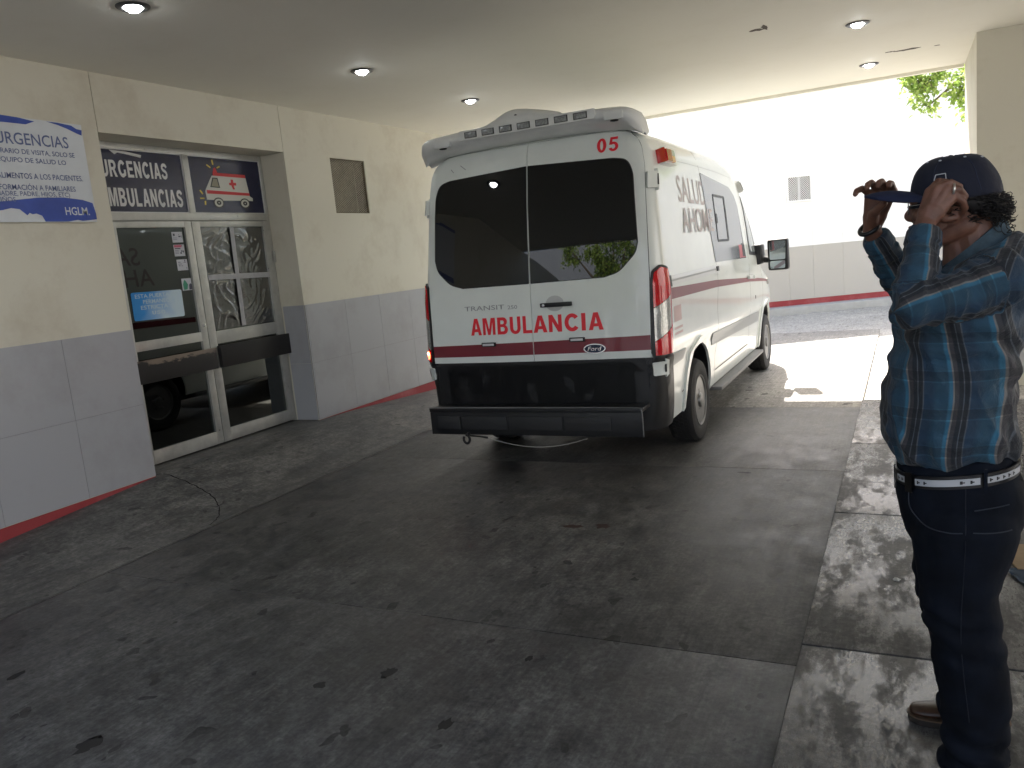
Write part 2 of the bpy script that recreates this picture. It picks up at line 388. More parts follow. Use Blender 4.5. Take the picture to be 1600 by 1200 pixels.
# ================================================================== GROUND
LX0, LX1 = -4.57, -0.42          # driveway lane
WX = -5.665                      # face of the left wall
def floor_wall_z(y):
    return lerp(y, [(-3, 0.0), (0.2, .01), (3.17, .105), (4.4, .19), (4.6, .2), (6.6, .2), (7.2, .185), (8.9, .09), (11.2, .03)])
bm = bmesh.new(); bmesh.ops.create_grid(bm, x_segments=1, y_segments=1, size=150)
g = link_mesh('ground', bm, M_road); g.location = (0, 0, -.03); tag(g, kind='structure')
drive = empty('driveway', (0, 0, 0), kind='structure')
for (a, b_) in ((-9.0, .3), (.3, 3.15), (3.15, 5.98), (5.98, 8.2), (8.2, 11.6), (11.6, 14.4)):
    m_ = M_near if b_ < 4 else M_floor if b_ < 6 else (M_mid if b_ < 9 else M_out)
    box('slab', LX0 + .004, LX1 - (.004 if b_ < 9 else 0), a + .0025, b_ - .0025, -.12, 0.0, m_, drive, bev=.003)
def apron_z(x, y):
    t = (x - (LX0 - .004)) / (-5.70 - LX0); return floor_wall_z(y) * (t * .35 + (3 * t * t - 2 * t ** 3) * .65)
crk = smooth_poly2([(-5.66, 4.57), (-5.35, 4.53), (-5.05, 4.47), (-4.82, 4.34), (-4.66, 4.17), (-4.60, 4.02)], 8)
bm = bmesh.new(); rw = random.Random(4); A_, B_ = [], []
for i, p in enumerate(crk):
    d = (crk[min(i + 1, len(crk) - 1)] - crk[max(i - 1, 0)]).normalized(); w = rw.uniform(.002, .006); j = rw.uniform(-.006, .006)
    for sgn, st_ in ((1, A_), (-1, B_)):
        q = (p.x - d.y * (sgn * w + j), p.y + d.x * (sgn * w + j)); st_.append(bm.verts.new((q[0], q[1], apron_z(*q) + .0035)))
for i in range(len(A_) - 1): bm.faces.new((A_[i], A_[i + 1], B_[i + 1], B_[i]))
link_mesh('landing_crack', bm, mat('crack_dirt', (.015, .014, .013), .9), drive)
for (x, y, rx_, ry_, col, sd_) in ((-1.93, 4.52, .07, .04, (.045, .022, .016), 1), (-1.75, 4.56, .05, .05, (.04, .02, .015), 2), (-1.10, 5.86, .06, .018, (.016, .015, .015), 3), (-1.9, 3.85, .012, .014, (.014, .014, .014), 4), (-2.05, 2.62, .035, .05, (.026, .026, .027), 5), (-2.28, 2.44, .03, .03, (.016, .016, .017), 6), (-2.9, 1.80, .05, .07, (.018, .018, .019), 7), (-3.8, 2.08, .03, .05, (.017, .017, .018), 8), (-1.5, 2.9, .02, .03, (.016, .016, .017), 9), (-1.6, 2.35, .028, .045, (.016, .016, .017), 10)):
    rw = random.Random(sd_); n_ = 18
    pts = [((.5 + rw.random() * .7) * rx_ * math.cos(2 * math.pi * k / n_), (.5 + rw.random() * .7) * ry_ * math.sin(2 * math.pi * k / n_)) for k in range(n_)]
    panel('floor_stain', pts, lambda u, v, o: (x + u, y + v, .0006), 0, 0, mat('floor_stain_%d' % (0 if sd_ < 3 else 1), col, .6), drive, step=0)
rnd = random.Random(9); x = LX0 + .05
M_seal = mat('joint_sealant', (.12, .115, .105), .8, var=.4, vscale=15)
while x < -2.2:
    l_ = rnd.uniform(.15, .5); box('joint_sealant', x, min(x + l_, -2.2), 3.1485 - rnd.uniform(.001, .003), 3.1515 + rnd.uniform(.001, .003), -.004, .0012, M_seal, drive); x += l_ + rnd.uniform(.01, .2)
walk = empty('raised_walkway', (0, 0, 0), kind='structure')
ys = [-7, -1.83, -.13, 1.57, 3.27, 4.97, 6.66, 8.40]
for a, b_ in zip(ys, ys[1:]):
    for (xa, xb) in ((LX1 + .004, 1.55), (1.56, 3.6)):
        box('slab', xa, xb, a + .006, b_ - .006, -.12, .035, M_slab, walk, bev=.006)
bm = bmesh.new(); NX, NY = 12, 110; grid = []
for j in range(NY + 1):
    y = -9 + (11.3 + 9) * j / NY; row = []
    for i in range(NX + 1):
        t = i / NX; x = LX0 - .004 + (-5.70 - LX0) * t
        s_ = t * .35 + (3 * t * t - 2 * t ** 3) * .65
        z = floor_wall_z(y) * s_
        row.append(bm.verts.new((x, y, z)))
    grid.append(row)
for j in range(NY):
    for i in range(NX): bm.faces.new((grid[j][i], grid[j][i + 1], grid[j + 1][i + 1], grid[j + 1][i]))
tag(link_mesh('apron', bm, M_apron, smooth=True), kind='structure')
box('door_sill', -6.6, -5.698, 4.45, 6.67, -.1, .199, M_apron, drive)

# ================================================================== CANOPY
CZ = 3.445
can = empty('canopy_roof', (0, 0, CZ), label='flat cream canopy ceiling over the ambulance bay with recessed lights', cat='canopy')
bm = bmesh.new(); add_box(bm, -6.6, 6.0, -.3, 11.2, 0, .16); bmesh.ops.recalc_face_normals(bm, faces=bm.faces)
link_mesh('ceiling', bm, M_ceil, can)
box('drip_edge', -5.66, .62, 11.14, 11.215, -.035, 0.001, M_ceil, can)
box('parapet', -6.6, 6.0, -.32, -.301, -.02, .2, M_ceil, can)
M_hole = mat('exposed_lath', (.12, .10, .08), .9, var=.5, vscale=60)
def chip(x, y, w, h, seed):
    rnd = random.Random(seed); n = 14
    pts = [((.55 + rnd.random() * .6) * w * math.cos(2 * math.pi * k / n), (.45 + rnd.random() * .7) * h * math.sin(2 * math.pi * k / n)) for k in range(n)]
    panel('plaster_hole', pts, lambda u, v, o: (x + u, y + v, -.002 - o), 0, .003, M_hole, can, step=0)
chip(-1.13, 7.53, .075, .05, 1); chip(-1.06, 7.50, .03, .10, 4); chip(.02, 9.66, .12, .05, 2); chip(-.13, 9.62, .05, .025, 3); chip(.30, 9.72, .03, .02, 5)
M_lamp = mat('lamp_glow', (1, 1, 1), .4, emit=(.93, .97, 1.0), estr=22)
M_trim = mat('lamp_trim', (.10, .10, .10), .3, .6)
dl0 = None
places = [(-4.21, 3.73, 'recessed ceiling light closest to the camera, above the entrance sign', 1), (-4.24, 6.10, 'middle recessed ceiling light on the left, above the double door', 1),
          (-4.24, 8.07, 'recessed ceiling light just left of the ambulance roof', 1), (-.36, 8.03, 'recessed ceiling light at upper right, nearest the damaged plaster', 1), (-.35, 10.13, 'faint recessed ceiling light beside the far canopy edge at right', .7)]
for i, (x, y, lb, k) in enumerate(places):
    t = empty('downlight', (x, y, CZ), label=lb, cat='ceiling light', group='recessed ceiling lights')
    if dl0 is None:
        a = lathe('trim_ring', [(-.012, .062), (-.014, .088), (-.006, .10), (-.001, .10), (-.001, .062)], M_trim, t, 28, 'Z', closed=True)
        b_ = lathe('bulb', [(-.036, .001), (-.034, .028), (-.020, .046), (-.004, .052)], M_lamp, t, 20, 'Z')
        dl0 = (a, b_)
    else:
        for q in dl0:
            c = q.copy(); COL.objects.link(c); c.parent = t
    ld = bpy.data.lights.new('downlight_lamp', 'SPOT'); ld.energy = 6 * k; ld.spot_size = R(120); ld.spot_blend = .6; ld.color = (.92, .97, 1); ld.shadow_soft_size = .04
    lo = bpy.data.objects.new('lamp_light', ld); COL.objects.link(lo); lo.parent = t; lo.location = (0, 0, -.05)

for (x, y, sc, lb) in ((-.07, 4.02, .016, 'small white scrap on the walkway, left of two others near the joint'), (.03, 3.93, .014, 'small white scrap in the middle of the walkway slab'), (.08, 3.92, .012, 'tiny white scrap closest to the jeans on the walkway'), (-.02, 4.86, .013, 'tiny white scrap just past the far walkway joint')):
    bm = bmesh.new(); bmesh.ops.create_icosphere(bm, subdivisions=2, radius=sc)
    for v in bm.verts: v.co.z = max(0, v.co.z * .6 + noise.noise(v.co * 90 + Vector((x, y, 0)) * 9) * sc * .6); v.co.x += noise.noise(v.co * 120) * sc
    o = link_mesh('litter_scrap', bm, mat('scrap_white', (.5, .5, .48), .7), smooth=True); o.location = (x, y, .0345); tag(o, lb, 'litter', 'scraps on the walkway')

# ================================================================== LEFT (HOSPITAL) WALL
wall = empty('hospital_wall', (WX, 0, 0), label='cream hospital wall with grey tiled lower half and red skirting behind the ambulance', cat='wall')
D0, D1, DT = 4.50, 6.62, 2.99
T = .36
def wbox(name, y0, y1, z0, z1, m, x0=-T, x1=-.009): return box(name, x0, x1, y0, y1, z0, z1, m, wall)
wbox('wall_panel', -8.0, D0 - .003, -.1, CZ, M_cream)
wbox('lintel', D0 + .003, D1 - .003, DT, CZ, M_cream)
V0, V1, VZ0, VZ1 = 7.36, 7.99, 2.385, 2.985
bm = bmesh.new()
for a in ((D1 + .003, V0, -.1, CZ), (V1, 11.2, -.1, CZ), (V0, V1, -.1, VZ0), (V0, V1, VZ1, CZ)):
    add_box(bm, -T, -.009, a[0], a[1], a[2], a[3])
bmesh.ops.recalc_face_normals(bm, faces=bm.faces); link_mesh('wall_panel', bm, M_cream, wall)
# expanded-metal vent
vent = empty('wall_vent', (WX, (V0 + V1) / 2, (VZ0 + VZ1) / 2), label='expanded metal vent set in the cream wall beside the ambulance', cat='vent', group='mesh wall vents')
M_mesh = mat('galvanised_mesh', (.42, .38, .30), .5, .4, var=.3, vscale=20)
M_ventback = mat('vent_backing', (.17, .14, .09), .8, var=.4, vscale=5)
def lattice(bm, u0_, u1_, v0_, v1_, pu, pv, w, mapf):
    for sgn in (1, -1):
        k0 = -int((v1_ - v0_) / pv) - 3; k1 = int((u1_ - u0_) / pu) + int((v1_ - v0_) / pv) + 3
        sl = sgn * pv / pu
        for k in range(k0, k1):
            ua = u0_ + k * pu
            if sgn > 0: f_ = lambda u: v0_ + (u - ua) * sl
            else: f_ = lambda u: v1_ + (u - ua) * sl
            inv = (lambda v: ua + (v - v0_) / sl) if sgn > 0 else (lambda v: ua + (v - v1_) / sl)
            a = max(u0_, min(inv(v0_), inv(v1_))); c = min(u1_, max(inv(v0_), inv(v1_)))
            if c - a < 1e-4: continue
            p = (a, f_(a)); q = (c, f_(c))
            d = Vector((q[0] - p[0], q[1] - p[1])).normalized() * w; n_ = Vector((-d.y, d.x))
            q4 = [(p[0] + n_.x, p[1] + n_.y), (q[0] + n_.x, q[1] + n_.y), (q[0] - n_.x, q[1] - n_.y), (p[0] - n_.x, p[1] - n_.y)]
            o1 = .0 if sgn > 0 else .003
            top = [bm.verts.new(mapf(u, v, o1)) for u, v in q4]; low = [bm.verts.new(mapf(u, v, o1 - .002)) for u, v in q4]
            bm.faces.new(top)
            for i in range(4): bm.faces.new((top[i], top[(i + 1) % 4], low[(i + 1) % 4], low[i]))
bm = bmesh.new(); hy, hz = (V1 - V0) / 2, (VZ1 - VZ0) / 2
lattice(bm, -hy, hy, -hz, hz, .042, .024, .0022, lambda u, v, o: (-.035 + o, u, v))
lm = link_mesh('mesh_screen', bm, M_mesh, vent); lm['kind'] = 'stuff'
box('backing', -.34, -.17, -hy + .002, hy - .002, -hz + .002, hz - .002, M_ventback, vent)
bm = bmesh.new()
for a in ((-hy, -hy + .012, -hz, hz), (hy - .012, hy, -hz, hz), (-hy + .012, hy - .012, -hz, -hz + .012), (-hy + .012, hy - .012, hz - .012, hz)):
    add_box(bm, -.16, -.02, a[0] + .001, a[1] - .001, a[2] + .001, a[3] - .001)
bmesh.ops.recalc_face_normals(bm, faces=bm.faces); link_mesh('frame', bm, M_ventback, vent)
# tiles: grout backing stands between tiles
def tile_run(ya, yb, starts_from, pitch=.655):
    wbox('grout', ya + .001, yb - .001, .2, 1.428, M_grout, -.009, -.004)
    wbox('skirting', ya + .001, yb - .001, -.1, .196, M_red, -.009, -.001)
    y = starts_from; edges = []
    while y > ya: y -= pitch
    while y < yb: edges.append(y); y += pitch
    edges.append(y)
    for a, c in zip(edges, edges[1:]):
        a, c = max(a, ya), min(c, yb)
        if c - a < .02: continue
        for (za, zc) in ((.2, .812), (.812, 1.432)):
            j = random.uniform(-.0006, .0006)
            wbox('tile', a + .0015, c - .0015, za + .0015, zc - .0015, M_tile, -.009, j)
tile_run(-8.0, D0 - .003, D0 - .62); tile_run(D1 + .003, 11.2, 7.30)
# reveal tiles
for (za, zc) in ((.2, .812), (.812, 1.432)):
    box('tile', -.29, -.011, D1 - .006, D1 + .0025, za + .0015, zc - .0015, M_tile, wall)
    box('tile', -.29, -.011, D0 - .0025, D0 + .006, za + .0015, zc - .0015, M_tile, wall)
# wall behind, closing the room
room = empty('lobby_room', (-8.2, 5.6, 0), label='dim lobby seen through the door glass', cat='room', kind=None)
M_room = mat('lobby_paint', (.28, .29, .27), .8, var=.1); M_rfloor = mat('lobby_floor', (.10, .10, .09), .25)
bm = bmesh.new()
for a in ((-2.0, 2.15, -2.6, -2.5, .0, 3.3), (-2.0, 2.15, 2.5, 2.6, 0, 3.3), (-2.1, -2.0, -2.6, 2.6, 0, 3.3), (-2.1, 2.15, -2.6, 2.6, 3.3, 3.4)):
    add_box(bm, *a)
bmesh.ops.recalc_face_normals(bm, faces=bm.faces); link_mesh('walls', bm, M_room, room)
box('floor', -2.1, 1.6, -2.6, 2.6, .1, .19, M_rfloor, room)
# lobby front wall either side of the doorway is the hospital wall itself

# ================================================================== DOUBLE DOOR
DX = -5.965
door = empty('double_door', (DX, (D0 + D1) / 2, .2), label='aluminium framed double glass door with navy lettered panes above it', cat='door')
DC = (D0 + D1) / 2
def dfn(x=0.0): return lambda u, v, o: (x + o, u, v)      # u = world y - DC ; v = world z - .2
def db(name, y0, y1, z0, z1, m, p=door, x0=-.04, x1=.0, bev=0.003): return box(name, x0, x1, y0 - DC, y1 - DC, z0 - .2, z1 - .2, m, p, bev)
M_glassd = bpy.data.materials.new('door_glass'); M_glassd.use_nodes = True
nt = M_glassd.node_tree; nt.nodes.clear()
o_ = nt.nodes.new('ShaderNodeOutputMaterial'); mx_ = nt.nodes.new('ShaderNodeMixShader'); fr = nt.nodes.new('ShaderNodeFresnel'); fr.inputs[0].default_value = 1.9
tr = nt.nodes.new('ShaderNodeBsdfTransparent'); tr.inputs[0].default_value = (.16, .18, .17, 1)
gl = nt.nodes.new('ShaderNodeBsdfGlossy'); gl.inputs['Roughness'].default_value = .015; gl.inputs[0].default_value = (.9, .95, .93, 1)
nt.links.new(fr.outputs[0], mx_.inputs[0]); nt.links.new(tr.outputs[0], mx_.inputs[1]); nt.links.new(gl.outputs[0], mx_.inputs[2]); nt.links.new(mx_.outputs[0], o_.inputs[0])
# outer frame
db('frame', D0 + .002, 4.70, .2, DT - .002, M_alu, x0=-.08, x1=-.012)
db('frame', 6.575, D1 - .004, .2, DT - .002, M_alu, x0=-.08, x1=-.012)
db('frame', 4.70, 6.575, 2.935, DT - .002, M_alu, x0=-.08, x1=-.012)
db('transom_bar', 4.70, 6.575, 2.335, 2.405, M_alu, x0=-.08, x1=.004)
db('mullion', 5.572, 5.640, 2.405, 2.935, M_alu, x0=-.08, x1=-.002)
def transom(y0, y1):
    p = db('transom_window', y0, y1, 2.405, 2.935, M_navy, x0=-.035, x1=-.022, bev=0)
    bm = bmesh.new()
    for a in ((y0, y0 + .007, 2.405, 2.935), (y1 - .007, y1, 2.405, 2.935), (y0 + .007, y1 - .007, 2.405, 2.412), (y0 + .007, y1 - .007, 2.928, 2.935)):
        add_box(bm, -.022, -.012, a[0] - DC, a[1] - DC, a[2] - .2, a[3] - .2)
    link_mesh('bead', bm, M_letter, p)
    return p
tw1 = transom(4.70, 5.572); tw2 = transom(5.640, 6.575)
def tfn(u, v, o): return (-.022 + o, u - DC, v - .2)
text('lettering', 'URGENCIAS', 4.715, 5.395, 2.70, 2.845, tfn, .0015, M_letter, tw1, bold=.022)
text('lettering', 'AMBULANCIAS', 4.665, 5.525, 2.455, 2.615, tfn, .0015, M_letter, tw1, bold=.022)
panel('peeled_patch', [(4.82, 2.925), (4.87, 2.89), (4.90, 2.905), (4.96, 2.90), (5.10, 2.888), (5.13, 2.875), (5.14, 2.90), (5.0, 2.918)], tfn, .001, 0, M_letter, tw1, step=0)
# little painted ambulance (flat print): built from px measured on the pane
A = dict(w=mat('print_white', (.60, .60, .54), .5), r=mat('print_red', (.55, .035, .04), .5), k=mat('print_black', (.015, .015, .015), .5), y=mat('print_yellow', (.60, .46, .06), .5), g=mat('print_glass', (.30, .28, .20), .5))
def au(x, y):   # picture-of-the-print coordinates (0..1553, 0..1200) -> pane coordinates
    return (5.645 + (x - 0) / 1400 * .92, 2.935 - (y - 60 - x * .015) / 1110 * .53)
def aprint(name, pts, m, o=.0015, r=0): 
    q = [au(*p) for p in pts]; q = rpoly(q, r) if r else q
    panel(name, q, tfn, o, 0, m, tw2, step=0)
aprint('printed_van', [(415, 425), (1095, 450), (1135, 825), (1190, 865), (1185, 925), (1090, 920), (590, 920), (260, 905), (250, 740), (270, 690)], A['w'])
aprint('printed_stripe', [(275, 715), (1130, 760), (1132, 815), (280, 785)], A['r'], .0025)
aprint('printed_roof', [(440, 365), (1090, 385), (1095, 450), (440, 428)], A['r'], .002)
aprint('printed_beacon', [(445, 365), (470, 280), (500, 260), (535, 365)], A['r'], .002)
aprint('printed_window', [(420, 465), (520, 470), (545, 670), (355, 655)], A['k'], .003)
aprint('printed_window', [(435, 485), (505, 490), (522, 650), (380, 638)], A['g'], .004)
aprint('printed_cross', [(775, 490), (825, 490), (825, 550), (880, 555), (880, 610), (825, 610), (840, 690), (800, 690), (775, 610), (735, 605), (735, 560), (775, 555)], A['r'], .003)
for cx, cy in ((478, 965), (1008, 975)):
    for rad, m_, o in ((105, A['k'], .003), (82, A['w'], .004), (45, A['k'], .005), (14, A['w'], .006)):
        aprint('printed_wheel', [(cx + rad * math.cos(t * math.pi / 10), cy + rad * math.sin(t * math.pi / 10)) for t in range(20)], m_, o)
for (x, y, a, l) in ((380, 245, 40, 45), (465, 165, 85, 50), (565, 255, 150, 35), (175, 760, 60, 45), (175, 880, 0, 40), (222, 970, 95, 40)):
    ca, sa = math.cos(R(a)), math.sin(R(a))
    aprint('printed_ray', [(x + ca * p - sa * q, y + sa * p + ca * q) for p, q in ((-l, -14), (l, -14), (l, 14), (-l, 14))], A['y'])
# door leaves
def leaf(y0, y1, gy0, gy1, rail_lo, rail_hi, glass_lo, zt):
    p = db('door_leaf', y0, gy0, .215, zt, M_alu, x0=-.05, x1=-.004)
    db('stile', gy1, y1, .215, zt, M_alu, p, -.05, -.004); 
    db('rail', gy0, gy1, 2.275, zt, M_alu, p, -.05, -.006)
    db('rail', gy0, gy1, rail_lo, rail_hi, M_alu, p, -.05, -.003)
    db('rail', gy0, gy1, .215, glass_lo, M_alu, p, -.05, -.003)
    db('pane', gy0, gy1, rail_hi, 2.275, M_glassd, p, -.032, -.026, bev=0)
    db('pane', gy0, gy1, glass_lo, rail_lo, M_glassd, p, -.032, -.026, bev=0)
    return p
lf = leaf(4.702, 5.562, 4.755, 5.485, 1.215, 1.30, .335, 2.33)
rf_ = leaf(5.57, 6.57, 5.665, 6.50, 1.165, 1.285, .335, 2.33)
M_peel = bpy.data.materials.new('peeling_black_board'); M_peel.use_nodes = True; nt = M_peel.node_tree; b = nt.nodes['Principled BSDF']
tc = nt.nodes.new('ShaderNodeTexCoord'); n = nt.nodes.new('ShaderNodeTexNoise'); n.inputs['Scale'].default_value = 13; n.inputs['Detail'].default_value = 8; n.inputs['Roughness'].default_value = .7
mp = nt.nodes.new('ShaderNodeMapping'); mp.inputs['Scale'].default_value = (1, .4, 1); nt.links.new(tc.outputs['Object'], mp.inputs[0]); nt.links.new(mp.outputs[0], n.inputs['Vector'])
sx = nt.nodes.new('ShaderNodeSeparateXYZ'); nt.links.new(tc.outputs['Object'], sx.inputs[0])
k = nt.nodes.new('ShaderNodeMapRange'); k.inputs[1].default_value = .84; k.inputs[2].default_value = .93; k.inputs[3].default_value = -.14; k.inputs[4].default_value = .22
nt.links.new(sx.outputs[2], k.inputs[0])
ad = nt.nodes.new('ShaderNodeMath'); ad.operation = 'ADD'; nt.links.new(n.outputs[0], ad.inputs[0]); nt.links.new(k.outputs[0], ad.inputs[1])
cr = nt.nodes.new('ShaderNodeValToRGB'); cr.color_ramp.interpolation = 'LINEAR'; cr.color_ramp.elements[0].position = .56; cr.color_ramp.elements[1].position = .62
cr.color_ramp.elements[0].color = (.010, .009, .009, 1); cr.color_ramp.elements[1].color = (.17, .13, .10, 1)
nt.links.new(ad.outputs[0], cr.inputs[0]); nt.links.new(cr.outputs[0], b.inputs['Base Color']); b.inputs['Roughness'].default_value = .55
pb = box('push_board', .0, .032, 4.60 - DC, 5.60 - DC, .935 - .2, 1.135 - .2, M_peel, lf, .004); pb['label'] = 'black push board with its paint peeling to bare wood'
pb2 = box('push_board', .0, .045, 5.645 - DC, 6.635 - DC, .935 - .2, 1.145 - .2, mat('black_board', (.012, .011, .011), .5, var=.3), rf_, .004)
pb2.rotation_euler = (0, 0, 0)
# crinkled plastic sheet taped on the right leaf
M_film = bpy.data.materials.new('plastic_film'); M_film.use_nodes = True; nt = M_film.node_tree; nt.nodes.clear()
o_ = nt.nodes.new('ShaderNodeOutputMaterial'); mx_ = nt.nodes.new('ShaderNodeMixShader'); mx_.inputs[0].default_value = .22
tr = nt.nodes.new('ShaderNodeBsdfTransparent'); tr.inputs[0].default_value = (.55, .56, .55, 1)
gl = nt.nodes.new('ShaderNodeBsdfGlossy'); gl.inputs['Roughness'].default_value = .16; gl.inputs[0].default_value = (.75, .75, .75, 1)
nt.links.new(tr.outputs[0], mx_.inputs[1]); nt.links.new(gl.outputs[0], mx_.inputs[2]); nt.links.new(mx_.outputs[0], o_.inputs[0])
bm = bmesh.new(); NX, NY = 80, 90; grid = []
for j in range(NY + 1):
    row = []
    for i in range(NX + 1):
        u = 5.67 + (6.495 - 5.67) * i / NX; v = 1.295 + (2.27 - 1.295) * j / NY
        r1 = 1 - abs(noise.noise(Vector((u * 9 + v * 7, v * 6 - u * 10, 1.3)))) * 2
        r2 = 1 - abs(noise.noise(Vector((u * 5 - 2, v * 22, 4.0)))) * 2
        uu_, vv_ = u * .75 + v * .66, v * .75 - u * .66
        r1 = 1 - abs(noise.noise(Vector((uu_ * 4, vv_ * 13 + noise.noise(Vector((u * 3, v * 3, 0))) * 2.5, 1.3)))) * 2
        r2 = 1 - abs(noise.noise(Vector((uu_ * 9 + 5, vv_ * 5, 4.0)))) * 2
        h = .012 * r1 ** 3 + .006 * r2 ** 3 + .003 * noise.noise(Vector((u * 22, v * 22, 2)))
        edge = min(1, 8 * min(i / NX, 1 - i / NX, j / NY, 1 - j / NY) + .15)
        row.append(bm.verts.new((-.024 + h * edge, u - DC, v - .2)))
    grid.append(row)
for j in range(NY):
    for i in range(NX): bm.faces.new((grid[j][i], grid[j][i + 1], grid[j + 1][i + 1], grid[j + 1][i]))
link_mesh('plastic_sheet', bm, M_film, rf_, smooth=True)
M_tape = mat('grey_tape', (.40, .40, .41), .45, var=.15, vscale=20)
def strip(name, p, q, w, x, m, parent):
    d = Vector((q[0] - p[0], q[1] - p[1])).normalized() * w; n_ = (-d.y, d.x)
    pts = [(p[0] + n_[0], p[1] + n_[1]), (q[0] + n_[0], q[1] + n_[1]), (q[0] - n_[0], q[1] - n_[1]), (p[0] - n_[0], p[1] - n_[1])]
    return panel(name, pts, lambda u, v, o: (x + o, u - DC, v - .2), 0, .002, m, parent, step=0)
strip('tape', (6.06, 2.27), (6.04, 1.30), .026, -.004, M_tape, rf_); strip('tape', (5.67, 1.80), (6.495, 1.78), .026, -.001, M_tape, rf_)
lathe('lock', [(0, .016), (.01, .016), (.012, .004)], M_chrome, lf, 16, 'X', (-.004, 5.53 - DC, 1.36 - .2))
box('hinge', -.004, .012, 6.585 - DC, 6.61 - DC, 1.9 - .2, 2.02 - .2, M_alu, door)
# lever: paper notices on the left pane
M_paper = mat('paper', (.55, .56, .60), .6)
def notice(y0, y1, z0, z1, lb, cat='notice', m=M_paper, rot=0.0, rr_=0.0, x=-5.965 - .024):
    t = empty('paper_notice' if cat == 'notice' else 'door_sticker', (x, (y0 + y1) / 2, (z0 + z1) / 2), label=lb, cat=cat)
    w, h = (y1 - y0) / 2, (z1 - z0) / 2
    pts = [(-w, -h), (w, -h), (w, h), (-w, h)]
    fn = lambda u, v, o: (o, u * math.cos(rot) - v * math.sin(rot), u * math.sin(rot) + v * math.cos(rot))
    panel('sheet', rpoly(pts, rr_) if rr_ else pts, fn, .002, .002, m, t, step=0)
    return t, fn, w, h
def marks(t, fn, w, h, items):
    for (a, c, d, e, m_) in items:
        panel('print', [(-w + a * 2 * w, -h + d * 2 * h), (-w + c * 2 * w, -h + d * 2 * h), (-w + c * 2 * w, -h + e * 2 * h), (-w + a * 2 * w, -h + e * 2 * h)], fn, .003, 0, m_, t, step=0)
M_ink = mat('ink', (.06, .06, .09), .6); M_pink = mat('pink_ink', (.55, .13, .20), .6); M_green = mat('green_ink', (.05, .26, .16), .6); M_inkl = mat('pale_ink', (.25, .26, .33), .6)
t, fn, w, h = notice(5.335, 5.455, 2.14, 2.235, 'small white notice at the top of the left door pane'); marks(t, fn, w, h, [(.1, .28, .62, .84, M_ink), (.08, .45, .4, .46, M_inkl), (.08, .45, .25, .31, M_inkl), (.6, .8, .5, .62, M_ink), (.62, .7, .7, .76, M_ink), (.85, .9, .45, .65, M_ink)])
t, fn, w, h = notice(5.335, 5.455, 2.015, 2.120, 'small notice with a pink heading on the left door pane'); marks(t, fn, w, h, [(.04, .74, .76, .97, M_pink), (.08, .62, .62, .70, M_ink), (.08, .42, .46, .52, M_inkl), (.08, .42, .34, .40, M_inkl), (.08, .42, .22, .28, M_inkl), (.55, .7, .2, .34, M_ink), (.66, .78, .36, .5, M_ink), (.82, .92, .3, .48, M_ink), (.74, .82, .84, .93, M_ink)])
t, fn, w, h = notice(5.345, 5.465, 1.885, 1.985, 'small white notice with a black emblem, third in the column on the left pane'); marks(t, fn, w, h, [(.72, .8, .78, .95, M_ink), (.62, .88, .7, .74, M_ink), (.1, .35, .7, .8, M_inkl), (.1, .45, .55, .62, M_inkl), (.8, .92, .15, .25, M_inkl), (.12, .3, .4, .46, M_ink), (.38, .52, .38, .46, M_inkl)])
t, fn, w, h = notice(5.365, 5.475, 1.70, 1.81, 'small notice with a green figure, lowest in the column on the left pane')
panel('print', [(-.04, -.05), (.0, -.045), (.012, .0), (-.008, .03), (-.02, .045), (-.032, .03), (-.045, .0)], fn, .003, 0, M_green, t, step=0)
panel('print', [(.02, -.05), (.055, -.05), (.055, .0), (.04, .008), (.025, -.005)], fn, .003, 0, M_ink, t, step=0)
# faded blue notice
M_blue = bpy.data.materials.new('faded_blue_print'); M_blue.use_nodes = True; nt = M_blue.node_tree; b = nt.nodes['Principled BSDF']
tc = nt.nodes.new('ShaderNodeTexCoord'); sx = nt.nodes.new('ShaderNodeSeparateXYZ'); nt.links.new(tc.outputs['Object'], sx.inputs[0])
n = nt.nodes.new('ShaderNodeTexNoise'); n.inputs['Scale'].default_value = 6; nt.links.new(tc.outputs['Object'], n.inputs['Vector'])
ma = nt.nodes.new('ShaderNodeMath'); ma.operation = 'MULTIPLY_ADD'; ma.inputs[1].default_value = .35; nt.links.new(n.outputs[0], ma.inputs[0])
mb = nt.nodes.new('ShaderNodeMath'); mb.operation = 'MULTIPLY_ADD'; mb.inputs[1].default_value = -.5; nt.links.new(sx.outputs[2], mb.inputs[0]); nt.links.new(sx.outputs[1], mb.inputs[2]); nt.links.new(mb.outputs[0], ma.inputs[2])
cr = nt.nodes.new('ShaderNodeValToRGB'); cr.color_ramp.elements[0].position = .0; cr.color_ramp.elements[0].color = (.02, .24, .62, 1); cr.color_ramp.elements[1].position = .36; cr.color_ramp.elements[1].color = (.50, .62, .70, 1)
nt.links.new(ma.outputs[0], cr.inputs[0]); nt.links.new(cr.outputs[0], b.inputs['Base Color'])
t, fn, w, h = notice(4.800, 5.345, 1.475, 1.72, 'faded sky blue notice lettered in Spanish on the left door pane', m=M_blue, rot=R(-1), rr_=.02)
M_pl = mat('pale_print', (.50, .62, .68), .6)
text('lettering', 'ESTA PUERTA ES', -.235, .20, .070, .105, fn, .003, M_pl, t, bold=.03)
text('lettering', 'PERMANECE', -.16, .15, .020, .055, fn, .003, M_pl, t, bold=.03)
text('lettering', 'ESTRICTA', -.19, .10, -.030, .005, fn, .003, M_pl, t, bold=.03)
text('lettering', 'USO', -.08, .06, -.080, -.048, fn, .003, M_pl, t, bold=.03)

